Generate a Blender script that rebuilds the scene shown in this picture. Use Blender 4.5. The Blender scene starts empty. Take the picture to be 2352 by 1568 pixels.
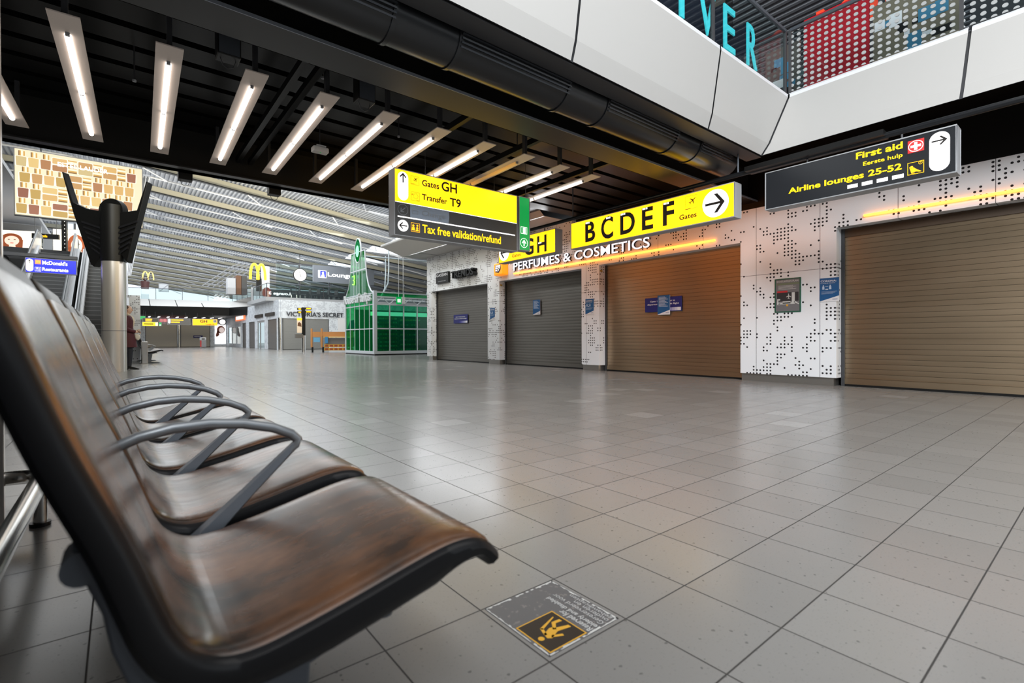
import bpy, bmesh, math, random
from mathutils import Vector, Matrix
random.seed(7)
PI = math.pi
scene = bpy.context.scene
COL = scene.collection

# ------------------------------------------------------------------ camera, sky, exposure, big lights
CAM_H, YAW, PITCH, ROLL = 0.8078, 0.6755, -0.0068, -0.00344
cd = bpy.data.cameras.new('camera')
cd.sensor_width = 36.0
cd.lens = 1127.5 / 2352 * 36
cd.clip_end = 400
cd.dof.use_dof = True
cd.dof.focus_distance = 4.6
cd.dof.aperture_fstop = 3.2
cam = bpy.data.objects.new('camera', cd)
COL.objects.link(cam)
cp, sp, cy_, sy_, cr, sr = math.cos(PITCH), math.sin(PITCH), math.cos(YAW), math.sin(YAW), math.cos(ROLL), math.sin(ROLL)
def _w(r, d, u): return Vector((r * cy_ + d * sy_, -r * sy_ + d * cy_, u))
ax = _w(cr, -sr * sp, sr * cp)
ay = _w(-sr, -cr * sp, cr * cp)
az = -_w(0, cp, sp)
cam.matrix_world = Matrix(((ax.x, ay.x, az.x, 0), (ax.y, ay.y, az.y, 0), (ax.z, ay.z, az.z, CAM_H), (0, 0, 0, 1)))
scene.camera = cam

w = bpy.data.worlds.new('sky')
scene.world = w
w.use_nodes = True
wn = w.node_tree
bg = wn.nodes['Background']
bg.inputs[0].default_value = (0.86, 0.93, 1.0, 1)
bg.inputs[1].default_value = 1.35

vs = scene.view_settings
vs.view_transform = 'Standard'
try: vs.look = 'None'
except Exception: pass
vs.gamma = 1.0
vs.use_curve_mapping = False
vs.exposure = 0.0

def area(name, loc, size, power, color=(1, 1, 1), rot=(0, 0, 0)):
    l = bpy.data.lights.new(name, 'AREA')
    l.shape = 'RECTANGLE'; l.size, l.size_y = size
    l.energy = power; l.color = color
    o = bpy.data.objects.new(name, l); COL.objects.link(o)
    o.location = loc; o.rotation_euler = rot
    return o
# unseen area lights added to stand in for daylight from above
area('fill_atrium', (2.5, -2.0, 8.5), (10, 6), 330, (1, 0.975, 0.95))
o = area('fill_side', (-3.5, -4.5, 7.6), (6, 5), 2000, (0.95, 0.985, 1.0))
o.rotation_euler = (Vector((8.0, 4.0, 1.6)) - o.location).to_track_quat('-Z', 'Y').to_euler()
area('fill_hall', (4.5, 29, 8.2), (16, 18), 1900, (0.93, 0.97, 1.0))
area('fill_far', (6.0, 49, 7.8), (18, 16), 2500, (0.93, 0.97, 1.0))
o = area('soffit_wall_wash', (8.4, 12.7, 3.76), (.2, 7.2), 120, (0.95, 0.98, 1.0))
o.rotation_euler = (0, math.radians(32), 0)
# added lights without fixtures: warm ones for the uplit beams, last fills the roof
area('roof_fill', (4.5, 9.8, 5.2), (14, 1.2), 600, (1, 0.90, 0.66), (math.radians(108), 0, 0))
area('roof_fill', (5.0, 28, 5.0), (14, 1.5), 700, (1, 0.90, 0.68), (math.radians(106), 0, 0))
area('roof_fill', (6.0, 58, 5.1), (22, 64), 4000, (0.93, 0.97, 1.0), (PI, 0, 0))  # upward fill that stands in for light bounced off the floor

# ------------------------------------------------------------------ materials
MATS = {}
def mat(name, col, rough=0.5, metal=0.0, emit=None, strength=0.0, spec=0.5, coat=0.0):
    if name in MATS: return MATS[name]
    m = bpy.data.materials.new(name); m.use_nodes = True
    b = m.node_tree.nodes['Principled BSDF']
    b.inputs['Base Color'].default_value = (*col, 1)
    b.inputs['Roughness'].default_value = rough
    b.inputs['Metallic'].default_value = metal
    b.inputs['Specular IOR Level'].default_value = spec
    b.inputs['Coat Weight'].default_value = coat
    if emit:
        b.inputs['Emission Color'].default_value = (*emit, 1)
        b.inputs['Emission Strength'].default_value = strength
    MATS[name] = m
    return m

class NT:
    def __init__(s, m):
        s.t = m.node_tree; s.n = s.t.nodes; s.l = s.t.links
        s.b = s.n['Principled BSDF']
        s.pos = s.n.new('ShaderNodeNewGeometry').outputs['Position']
        sep = s.n.new('ShaderNodeSeparateXYZ'); s.l.new(s.pos, sep.inputs[0])
        s.x, s.y, s.z = sep.outputs
    def put(s, sock, v):
        if isinstance(v, bpy.types.NodeSocket): s.l.new(v, sock)
        else: sock.default_value = v
    def m(s, op, a, b=0.0, c=0.0):
        n = s.n.new('ShaderNodeMath'); n.operation = op
        s.put(n.inputs[0], a); s.put(n.inputs[1], b); s.put(n.inputs[2], c)
        return n.outputs[0]
    def vec(s, x, y, z):
        n = s.n.new('ShaderNodeCombineXYZ')
        s.put(n.inputs[0], x); s.put(n.inputs[1], y); s.put(n.inputs[2], z)
        return n.outputs[0]
    def noise(s, v, scale, detail=2.0, rough=0.5):
        n = s.n.new('ShaderNodeTexNoise'); s.l.new(v, n.inputs['Vector'])
        n.inputs['Scale'].default_value = scale; n.inputs['Detail'].default_value = detail
        n.inputs['Roughness'].default_value = rough
        return n.outputs[0]
    def white(s, v):
        n = s.n.new('ShaderNodeTexWhiteNoise'); s.l.new(v, n.inputs['Vector']); return n.outputs[0]
    def mix(s, f, a, b):
        n = s.n.new('ShaderNodeMix'); n.data_type = 'RGBA'
        s.put(n.inputs[0], f)
        for sock, v in ((n.inputs[6], a), (n.inputs[7], b)):
            if isinstance(v, bpy.types.NodeSocket): s.l.new(v, sock)
            else: sock.default_value = (*v, 1)
        return n.outputs[2]
    def color(s, v): s.put(s.b.inputs['Base Color'], v)
    def rough(s, v): s.put(s.b.inputs['Roughness'], v)
    def bump(s, h, strength, dist):
        n = s.n.new('ShaderNodeBump'); s.put(n.inputs['Height'], h)
        n.inputs['Strength'].default_value = strength; n.inputs['Distance'].default_value = dist
        s.l.new(n.outputs[0], s.b.inputs['Normal'])

def floor_mat():
    m = mat('floor_tiles', (.4, .4, .4), .25); t = NT(m)
    tx = t.m('DIVIDE', t.m('SUBTRACT', t.x, 1.13295), .3)
    ty = t.m('DIVIDE', t.m('SUBTRACT', t.y, 0.89433), .3)
    cell = t.vec(t.m('FLOOR', tx), t.m('FLOOR', ty), 0.0)
    def edge(a):
        f = t.m('FRACT', a)
        return t.m('MINIMUM', f, t.m('SUBTRACT', 1.0, f))
    e = t.m('MINIMUM', edge(tx), edge(ty))
    grout = t.m('LESS_THAN', e, 0.0078)
    rnd = t.white(cell)
    base = t.mix(rnd, (.245, .238, .228), (.280, .272, .261))
    odd = t.m('GREATER_THAN', t.white(t.vec(t.m('FLOOR', ty), t.m('FLOOR', tx), 3.0)), .965)
    base = t.mix(odd, base, (.335, .328, .317))
    clouds = t.noise(t.pos, 1.7, 3.0)
    base = t.mix(t.m('MULTIPLY', clouds, .12), base, (.205, .198, .188))
    sp1 = t.m('GREATER_THAN', t.noise(t.pos, 130.0, 1.0), .675)
    base = t.mix(t.m('MULTIPLY', sp1, .38), base, (.17, .165, .16))
    sp2 = t.m('GREATER_THAN', t.noise(t.pos, 60.0, 0.0), .80)
    base = t.mix(t.m('MULTIPLY', sp2, .6), base, (.08, .08, .08))
    t.color(t.mix(grout, base, (.045, .042, .04)))
    t.rough(t.m('ADD', t.m('MULTIPLY', clouds, .03), t.m('ADD', .215, t.m('MULTIPLY', grout, .5))))
    t.bump(t.m('ADD', t.m('MULTIPLY', rnd, 0.15), t.m('SUBTRACT', 1.0, grout)), .25, .002)
    return m

def perforated_mat():
    m = mat('perforated_white_panel', (.8, .8, .8), .28); t = NT(m)
    S = .0597
    u0 = t.m('ADD', t.y, t.x)
    u = t.m('DIVIDE', t.m('ADD', u0, .013), S); v = t.m('DIVIDE', t.z, S)
    cu, cv = t.m('FLOOR', u), t.m('FLOOR', v)
    fu = t.m('SUBTRACT', t.m('FRACT', u), .5); fv = t.m('SUBTRACT', t.m('FRACT', v), .5)
    d = t.m('SQRT', t.m('ADD', t.m('MULTIPLY', fu, fu), t.m('MULTIPLY', fv, fv)))
    hole = t.m('LESS_THAN', d, .265)
    cell = t.vec(cu, cv, 1.7)
    cl = t.noise(cell, .31, 0.0)
    near = t.m('MULTIPLY', t.m('GREATER_THAN', t.y, 9.0), .05)
    jit = t.m('MULTIPLY', t.m('SUBTRACT', t.white(cell), .5), .30)
    on = t.m('GREATER_THAN', t.m('ADD', t.m('ADD', cl, jit), near), .592)
    dots = t.m('MULTIPLY', hole, on)
    # panel joints every 1.048 m along the wall, and across at two heights
    jy = t.m('DIVIDE', t.m('SUBTRACT', t.y, 4.2222), 1.0475)
    jf = t.m('FRACT', jy)
    j1 = t.m('LESS_THAN', t.m('MINIMUM', jf, t.m('SUBTRACT', 1.0, jf)), .0035)
    j2 = t.m('LESS_THAN', t.m('ABSOLUTE', t.m('SUBTRACT', t.z, 1.943)), .0035)
    j = t.m('MAXIMUM', j1, j2)
    c = t.mix(j, (.86, .88, .91), (.12, .12, .13))
    t.color(t.mix(dots, c, (.006, .006, .008)))
    t.rough(t.m('ADD', .25, t.m('MULTIPLY', dots, .6)))
    return m

def stucco_mat():
    m = mat('mottled_white_panel', (.7, .75, .8), .45); t = NT(m)
    S = .075
    cell = t.vec(t.m('FLOOR', t.m('DIVIDE', t.m('ADD', t.x, t.y), S)), t.m('FLOOR', t.m('DIVIDE', t.z, S)), 0.0)
    on = t.m('GREATER_THAN', t.m('ADD', t.noise(cell, .2, 2.0), t.m('MULTIPLY', t.white(cell), .25)), .66)
    t.color(t.mix(on, (.74, .79, .85), (.58, .62, .68)))
    return m

def leather_mat():
    m = mat('brown_leather', (.1, .08, .06), .3); t = NT(m)
    n1 = t.noise(t.vec(t.m('MULTIPLY', t.x, 5.0), t.m('MULTIPLY', t.y, 9.0), t.m('MULTIPLY', t.z, 4.0)), 1.0, 4.0, .6)
    n2 = t.noise(t.vec(t.m('MULTIPLY', t.x, 9.0), t.m('MULTIPLY', t.y, 45.0), t.m('MULTIPLY', t.z, 9.0)), 1.0, 4.0)
    f = t.m('MINIMUM', t.m('MAXIMUM', t.m('MULTIPLY_ADD', n1, 3.0, -1.12), 0.0), 1.0)
    c = t.mix(f, (.014, .012, .011), (.25, .105, .042))
    t.color(t.mix(t.m('MULTIPLY', n2, .35), c, (.045, .034, .026)))
    t.rough(t.m('MULTIPLY_ADD', n2, .16, .17))
    t.b.inputs['Specular IOR Level'].default_value = .7
    t.bump(t.noise(t.pos, 160.0, 2.0), .04, .0006)
    return m

def brushed_mat(name, ca, cb):
    m = mat(name, (.2, .19, .17), .38, 1.0); t = NT(m)
    n = t.noise(t.vec(t.m('MULTIPLY', t.y, .8), t.m('MULTIPLY', t.x, .8), t.m('MULTIPLY', t.z, 9.0)), 1.0, 3.0)
    t.color(t.mix(n, ca, cb))
    t.rough(t.m('MULTIPLY_ADD', n, .10, .46))
    t.b.inputs['Anisotropic'].default_value = .85; t.b.inputs['Anisotropic Rotation'].default_value = .25
    tg = t.n.new('ShaderNodeTangent'); tg.direction_type = 'RADIAL'; tg.axis = 'Z'
    t.l.new(tg.outputs[0], t.b.inputs['Tangent'])
    return m

def glass_mat(name, col, alpha=.25, rough=.03):
    if name in MATS: return MATS[name]
    m = bpy.data.materials.new(name); m.use_nodes = True
    t = m.node_tree; n = t.nodes
    n.remove(n['Principled BSDF'])
    out = n['Material Output']
    tr = n.new('ShaderNodeBsdfTransparent'); tr.inputs[0].default_value = (*col, 1)
    gl = n.new('ShaderNodeBsdfGlossy'); gl.inputs['Roughness'].default_value = rough
    gl.inputs[0].default_value = (.9, .95, .95, 1)
    fr = n.new('ShaderNodeFresnel'); fr.inputs[0].default_value = 1.45
    mm = n.new('ShaderNodeMath'); mm.operation = 'MULTIPLY'; t.links.new(fr.outputs[0], mm.inputs[0]); mm.inputs[1].default_value = alpha * 4
    ge = n.new('ShaderNodeNewGeometry'); sb = n.new('ShaderNodeMath'); sb.operation = 'SUBTRACT'; sb.inputs[0].default_value = 1.0
    t.links.new(ge.outputs['Backfacing'], sb.inputs[1])
    m2 = n.new('ShaderNodeMath'); m2.operation = 'MULTIPLY'; t.links.new(mm.outputs[0], m2.inputs[0]); t.links.new(sb.outputs[0], m2.inputs[1]); mm = m2
    mx = n.new('ShaderNodeMixShader')
    t.links.new(mm.outputs[0], mx.inputs[0]); t.links.new(tr.outputs[0], mx.inputs[1]); t.links.new(gl.outputs[0], mx.inputs[2])
    t.links.new(mx.outputs[0], out.inputs[0])
    MATS[name] = m
    return m

def dotted_glass_mat():
    m = glass_mat('dotted_glass', (.80, .85, .86), .25)
    t = m.node_tree; n = t.nodes; L = t.links
    out = n['Material Output']; old = out.inputs[0].links[0].from_socket
    g = n.new('ShaderNodeNewGeometry'); sp_ = n.new('ShaderNodeSeparateXYZ'); L.new(g.outputs['Position'], sp_.inputs[0])
    def M(op, a, b=0.0):
        k = n.new('ShaderNodeMath'); k.operation = op
        for i, v in enumerate((a, b)):
            if isinstance(v, bpy.types.NodeSocket): L.new(v, k.inputs[i])
            else: k.inputs[i].default_value = v
        return k.outputs[0]
    u = M('DIVIDE', sp_.outputs[1], .092); v = M('DIVIDE', sp_.outputs[2], .082)
    fu = M('SUBTRACT', M('FRACT', u), .5); fv = M('SUBTRACT', M('FRACT', v), .5)
    d = M('SQRT', M('ADD', M('MULTIPLY', fu, fu), M('MULTIPLY', fv, fv)))
    df = n.new('ShaderNodeBsdfPrincipled'); df.inputs['Base Color'].default_value = (.40, .41, .41, 1); df.inputs['Roughness'].default_value = .25
    mx = n.new('ShaderNodeMixShader')
    L.new(M('LESS_THAN', d, .29), mx.inputs[0]); L.new(old, mx.inputs[1]); L.new(df.outputs[0], mx.inputs[2])
    L.new(mx.outputs[0], out.inputs[0])
    return m

M_FLOOR = floor_mat(); M_PERF = perforated_mat(); M_STUC = stucco_mat(); M_LEATHER = leather_mat(); M_SHUT = brushed_mat('shutter_metal', (.155, .145, .128), (.225, .21, .188)); M_SHUTB = brushed_mat('bronze_glow_shutter_metal', (.45, .345, .23), (.58, .455, .32))  # second shutter metal: bronze with the orange sign reflection put into its colour
M_BLACK = mat('black_paint', (.006, .006, .006), .45, spec=.3)
M_DECK = mat('black_deck', (.004, .0036, .0034), .36, spec=.22)
M_BEAM = mat('black_beam', (.020, .019, .018), .38, spec=.4)
M_DUCT = mat('black_duct', (.010, .011, .013), .28)
M_RUBBER = mat('black_polyurethane', (.006, .006, .007), .36, spec=.28)
M_WHITE = mat('white_cladding', (.49, .48, .465), .45)
M_LIP = mat('white_gloss_lip', (.74, .75, .77), .25)
M_CREAM = mat('cream_reflector', (.70, .60, .53), .5)
M_STEEL = mat('stainless_steel', (.62, .60, .57), .22, 1.0)
M_ALU = mat('grey_alu_paint', (.10, .112, .13), .40, .3)  # darker grey; on the bench frame it holds the shade under the seats
M_STRUT = mat('toplit_alu_strut', (.24, .27, .31), .34, .5)  # same bench metal, lightened for the light it gets from above
M_ARM = mat('grey_arm_paint', (.29, .31, .33), .28, .5)
M_GREYP = mat('dark_grey_paint', (.045, .046, .05), .5)
M_LGREY = mat('light_grey_paint', (.42, .43, .45), .45)
M_MGREY = mat('mid_grey_paint', (.20, .205, .215), .5)
M_ROOF = mat('corrugated_roof', (.40, .42, .46), .45, .2)
M_RBEAM = mat('cream_roof_beam', (.52, .49, .38), .5)
M_WROD = mat('white_rod', (.75, .76, .78), .4)
M_TUBE = mat('fluorescent_tube', (1, 1, 1), .4, emit=(1, .92, .85), strength=3.2)
M_ORTUBE = mat('amber_tube', (1, .6, .1), .4, emit=(1, .31, .03), strength=5)
M_YEL = mat('lit_yellow_panel', (.9, .6, 0), .35, emit=(1, .50, .004), strength=1.75)
M_YELB = mat('lit_orange_back_panel', (.9, .5, 0), .35, emit=(1, .27, .006), strength=3)
M_YEL2 = mat('lit_yellow_panel_bright', (.9, .7, 0), .35, emit=(1, .58, .006), strength=1.45)
M_SIGNGREY = mat('sign_grey_panel', (.095, .093, .092), .3)
M_SIGNDARK = mat('sign_dark_panel', (.022, .024, .028), .25)
M_SIGNBLK = mat('sign_black_print', (.012, .008, .006), .5)
M_BROWN = mat('sign_brown_print', (.09, .018, .002), .5)
M_LITW = mat('lit_white', (.9, .9, .9), .4, emit=(1, .98, .97), strength=1.3)
M_LITO = mat('lit_orange_letters', (.9, .5, 0), .4, emit=(1, .40, .01), strength=1.6)
M_LITY = mat('lit_yellow_letters', (.9, .7, 0), .4, emit=(1, .58, .01), strength=1.25)
M_GREEN = mat('lit_green_panel', (0, .3, .06), .35, emit=(.0, .30, .06), strength=.85)
M_RED = mat('lit_red_panel', (.6, .02, .02), .4, emit=(.75, .03, .03), strength=.9)
M_BLUE = mat('lit_blue_panel', (.01, .02, .6), .35, emit=(.006, .02, .75), strength=.9)
M_NAVY = mat('navy_board', (.012, .014, .16), .45)
M_CORONA = mat('poster_blue', (.012, .10, .28), .4)
M_PAPER = mat('white_paper', (.80, .80, .82), .5)
M_GLASS = glass_mat('clear_glass', (.86, .92, .92), .25)
M_DGLASS = dotted_glass_mat()
def tinted(name, tr, df, share):
    m = glass_mat(name, tr, .22); t = m.node_tree; n = t.nodes
    out = n['Material Output']; old = out.inputs[0].links[0].from_socket
    d = n.new('ShaderNodeBsdfDiffuse'); d.inputs[0].default_value = (*df, 1)
    l = n.new('ShaderNodeBsdfTranslucent'); l.inputs[0].default_value = (*df, 1)
    x = n.new('ShaderNodeMixShader'); x.inputs[0].default_value = .6; t.links.new(d.outputs[0], x.inputs[1]); t.links.new(l.outputs[0], x.inputs[2])
    y = n.new('ShaderNodeMixShader'); y.inputs[0].default_value = share; t.links.new(old, y.inputs[1]); t.links.new(x.outputs[0], y.inputs[2])
    t.links.new(y.outputs[0], out.inputs[0]); return m
M_GGLASS = tinted('green_glass', (.08, .62, .22), (.01, .42, .11), .35)
M_GGLASS_D = tinted('green_glass_dark', (.06, .46, .24), (.008, .30, .14), .34)
M_TEAL = mat('turquoise_letter', (.05, .55, .62), .4, emit=(.05, .55, .62), strength=.75)
M_NAVYSIDE = mat('letter_side_navy', (.012, .016, .03), .4)
M_WOOD = mat('orange_wood', (.52, .24, .08), .5)
M_SKIRT = mat('skirting_metal', (.48, .46, .43), .32, .9)

# ------------------------------------------------------------------ building helpers
class MB:
    def __init__(s): s.v = []; s.f = []; s.mi = []; s.k = 0
    def face(s, pts):
        b = len(s.v); s.v += [tuple(p) for p in pts]; s.f.append(tuple(range(b, b + len(pts)))); s.mi.append(s.k)
    def use(s, k): s.k = k; return s
    def raw(s, vs_, fs):
        b = len(s.v); s.v += [tuple(p) for p in vs_]
        for f in fs: s.f.append(tuple(i + b for i in f)); s.mi.append(s.k)
        return s
    def box(s, x0, x1, y0, y1, z0, z1):
        vs_ = [(x, y, z) for x in (x0, x1) for y in (y0, y1) for z in (z0, z1)]
        return s.raw(vs_, [(0, 1, 3, 2), (4, 6, 7, 5), (0, 4, 5, 1), (2, 3, 7, 6), (0, 2, 6, 4), (1, 5, 7, 3)])
    def prism(s, pts, axis, a0, a1):
        """polygon pts in the plane across axis, extruded from a0 to a1. axis y: pts=(x,z); x: (y,z); z: (x,y)"""
        def P(p, a):
            return {'y': (p[0], a, p[1]), 'x': (a, p[0], p[1]), 'z': (p[0], p[1], a)}[axis]
        n = len(pts)
        vs_ = [P(p, a0) for p in pts] + [P(p, a1) for p in pts]
        fs = [tuple(range(n)), tuple(range(2 * n - 1, n - 1, -1))] + [(i, i + n, (i + 1) % n + n, (i + 1) % n) for i in range(n)]
        return s.raw(vs_, fs)
    def cyl(s, p0, p1, r0, r1=None, n=16, caps=True):
        r1 = r0 if r1 is None else r1
        return s.tube([p0, p1], [r0, r1], n, caps)
    def tube(s, path, r, n=12, caps=True, flat=1.0, up=None):
        path = [Vector(p) for p in path]; m = len(path)
        rs = r if isinstance(r, (list, tuple)) else [r] * m
        vs_ = []
        prev = None
        for i, p in enumerate(path):
            d = (path[min(i + 1, m - 1)] - path[max(i - 1, 0)]).normalized()
            if prev is None:
                a = Vector((0, 0, 1)) if abs(d.z) < .9 else Vector((1, 0, 0))
                if up is not None: a = Vector(up)
                u = d.cross(a).normalized()
            else:
                u = (prev - d * prev.dot(d)).normalized()
            prev = u; vv = d.cross(u)
            for k in range(n):
                t = 2 * PI * k / n
                vs_.append(p + u * (math.cos(t) * rs[i] * flat) + vv * (math.sin(t) * rs[i]))
        fs = [(i * n + k, i * n + (k + 1) % n, (i + 1) * n + (k + 1) % n, (i + 1) * n + k) for i in range(m - 1) for k in range(n)]
        if caps: fs += [tuple(range(n - 1, -1, -1)), tuple(range((m - 1) * n, m * n))]
        return s.raw(vs_, fs)
    def lathe(s, prof, c, n=24):
        vs_ = [(c[0] + r * math.cos(2 * PI * k / n), c[1] + r * math.sin(2 * PI * k / n), c[2] + z) for r, z in prof for k in range(n)]
        fs = [(i * n + k, i * n + (k + 1) % n, (i + 1) * n + (k + 1) % n, (i + 1) * n + k) for i in range(len(prof) - 1) for k in range(n)]
        return s.raw(vs_, fs)
    def disc(s, cx, cz, r, y, n=28, ry=None):
        ry = ry or r
        s.face([(cx + r * math.cos(2 * PI * k / n), y, cz + ry * math.sin(2 * PI * k / n)) for k in range(n)])
        return s
    def poly(s, pts, y):
        s.face([(p[0], y, p[1]) for p in pts]); return s
    def plate(s, pts, y, t=.006):
        return s.prism(pts, 'y', y, y + t)
    def build(s, name, mats, parent=None, smooth=False, local=True, bevel=0.0, merge=True):
        me = bpy.data.meshes.new(name)
        off = Vector((0, 0, 0))
        if parent is not None and not local:
            q = parent
            while q is not None: off += q.location; q = q.parent
        me.from_pydata([Vector(v) - off for v in s.v], [], s.f)
        if not isinstance(mats, (list, tuple)): mats = [mats]
        for m in mats: me.materials.append(m)
        for p, k in zip(me.polygons, s.mi): p.material_index = min(k, len(mats) - 1)
        bm = bmesh.new(); bm.from_mesh(me)
        if merge: bmesh.ops.remove_doubles(bm, verts=bm.verts, dist=1e-5)
        bmesh.ops.recalc_face_normals(bm, faces=bm.faces)
        bm.to_mesh(me); bm.free()
        o = bpy.data.objects.new(name, me); COL.objects.link(o)
        if parent is not None: o.parent = parent
        if smooth:
            for p in me.polygons: p.use_smooth = True
            try: me.set_sharp_from_angle(angle=math.radians(38))
            except Exception: pass
        if bevel:
            b = o.modifiers.new('bevel', 'BEVEL'); b.width = bevel; b.segments = 2; b.limit_method = 'ANGLE'
        return o

def tag(o, label=None, cat=None, group=None, kind=None):
    if label: o['label'] = label
    if cat: o['category'] = cat
    if group: o['group'] = group
    if kind: o['kind'] = kind
    return o
def thing(name, label, cat, loc=(0, 0, 0), rz=0.0, group=None):
    o = bpy.data.objects.new(name, None); COL.objects.link(o)
    o.location = loc; o.rotation_euler = (0, 0, rz); o.empty_display_size = .1
    return tag(o, label, cat, group)
def struct(o, label=None):
    return tag(o, label, None, None, 'structure')
def kids(o): return [c for c in bpy.data.objects if c.parent == o]
def dup(o, parent=None):
    c = o.copy(); COL.objects.link(c); c.parent = parent
    for k in kids(o): dup(k, c)
    return c

def textmesh(s, bold=0.0, extrude=0.0):
    cu = bpy.data.curves.new('lettering', 'FONT'); cu.body = s; cu.offset = bold; cu.extrude = extrude
    cu.resolution_u = 4
    o = bpy.data.objects.new('lettering', cu); COL.objects.link(o)
    dg = bpy.context.evaluated_depsgraph_get(); dg.update()
    me = bpy.data.meshes.new_from_object(o.evaluated_get(dg))
    COL.objects.unlink(o); bpy.data.objects.remove(o); bpy.data.curves.remove(cu)
    return me
def text(s, x0, x1, z0, z1, y, m, parent=None, name='lettering', bold=0.015, extrude=0.0, mats=None, mirror=False):
    """lettering fitted to the box x0..x1, z0..z1 on a plane facing -y (local frame of parent)"""
    me = textmesh(s, bold, extrude)
    xs = [v.co.x for v in me.vertices]; ys = [v.co.y for v in me.vertices]
    ax0, ax1, ay0, ay1 = min(xs), max(xs), min(ys), max(ys)
    for v in me.vertices:
        x = x0 + (v.co.x - ax0) / (ax1 - ax0) * (x1 - x0)
        z = z0 + (v.co.y - ay0) / (ay1 - ay0) * (z1 - z0)
        d = v.co.z
        v.co = Vector((x, y - d, z))
    me.materials.clear()
    for k in (mats or [m]): me.materials.append(k)
    if mats and len(mats) > 1:
        me.update()
        for p in me.polygons: p.material_index = 0 if p.normal.y < -.7 else 1
    me.name = name
    o = bpy.data.objects.new(name, me); COL.objects.link(o)
    if parent is not None: o.parent = parent
    return o
def arrow_pts(cx, cz, s, rot):
    """a slender airport arrow pointing up, size s, rotated by rot"""
    p = [(-.06, -.5), (.06, -.5), (.06, .24), (.30, 0.0), (.38, .09), (0, .5), (-.38, .09), (-.30, 0.0), (-.06, .24)]
    c, q = math.cos(rot), math.sin(rot)
    return [(cx + (x * c - z * q) * s, cz + (x * q + z * c) * s) for x, z in p]
def stadium(cx, z0, z1, r, n=10):
    pts = [(cx + r * math.cos(PI * k / n), z1 - r + r * math.sin(PI * k / n)) for k in range(n + 1)]
    pts += [(cx + r * math.cos(PI + PI * k / n), z0 + r + r * math.sin(PI + PI * k / n)) for k in range(n + 1)]
    return pts
def plane_icon(mb, cx, cz, s, y, rot=.6):
    c, q = math.cos(rot), math.sin(rot)
    def T(pts): return [(cx + (x * c - z * q) * s, cz + (x * q + z * c) * s) for x, z in pts]
    mb.poly(T([(-.5, -.05), (.40, -.06), (.5, 0), (.40, .06), (-.5, .05)]), y)
    mb.poly(T([(.10, .04), (-.12, .45), (-.22, .45), (-.08, .04)]), y - .0004)
    mb.poly(T([(.10, -.04), (-.12, -.45), (-.22, -.45), (-.08, -.04)]), y - .0004)
    mb.poly(T([(-.38, 0), (-.5, .2), (-.57, .2), (-.5, 0), (-.57, -.2), (-.5, -.2)]), y - .0004)
def frame_rect(mb, x0, x1, z0, z1, w_, y):
    mb.poly([(x0, z0), (x1, z0), (x1, z0 + w_), (x0, z0 + w_)], y); mb.poly([(x0, z1 - w_), (x1, z1 - w_), (x1, z1), (x0, z1)], y)
    mb.poly([(x0, z0 + w_), (x0 + w_, z0 + w_), (x0 + w_, z1 - w_), (x0, z1 - w_)], y); mb.poly([(x1 - w_, z0 + w_), (x1, z0 + w_), (x1, z1 - w_), (x1 - w_, z1 - w_)], y)
def rect(mb, x0, x1, z0, z1, y): mb.poly([(x0, z0), (x1, z0), (x1, z1), (x0, z1)], y)
RX = -PI / 2       # turn a front that faces -y so that it faces -x (wall on the right)

# ================================================================== THE SETTING
b = MB(); b.face([(-30, -12, 0), (45, -12, 0), (45, 110, 0), (-30, 110, 0)])
struct(b.build('floor', M_FLOOR), 'pale grey speckled square floor tiles with dark joints')

# right-hand shop wall: pillars and header around four shutter openings
WX, WB = 9.12, 9.40
SH = [(12.615, 16.19, 2.545), (8.57, 12.0, 2.555), (4.515, 7.99, 2.58), (-1.2, 2.935, 2.585)]   # y0, y1, top
b = MB()
ys = [16.52, 16.19, 12.615, 12.0, 8.57, 7.99, 4.515, 2.935, -1.2, -4.0]
for a, c in ((16.52, 16.19), (12.615, 12.0), (8.57, 7.99), (4.515, 2.935), (-1.2, -4.0)):
    b.box(WX, WB, c, a, .14, 2.6)
for (y0, y1, t) in SH: b.box(WX, WB, y0, y1, t, 2.6)
b.box(WX, WB, 8.9, 16.52, 2.6, 3.83); b.box(WX, WB, -4.0, 8.9, 2.6, 3.172)
struct(b.build('wall_right', M_PERF, merge=False), 'white wall panels punched with clusters of round holes')
b = MB()
for a, c in ((16.45, 16.19), (12.615, 12.05), (8.57, 8.05), (4.515, 2.99), (-1.2, -4.0)):
    b.box(WX + .05, WB, c, a, 0, .14)
struct(b.build('baseboard_right', M_SKIRT, merge=False), 'recessed metal skirting under the punched panels')
b = MB(); b.box(WB + .12, WB + .2, -4, 16.5, 0, 3.83); b.box(WB, 15, 16.40, 16.5, 0, 3.8); b.box(WX + .15, WB + .2, -4, 8.9, 3.172, 4.2)
struct(b.build('wall_right', M_BLACK, merge=False))

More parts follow.
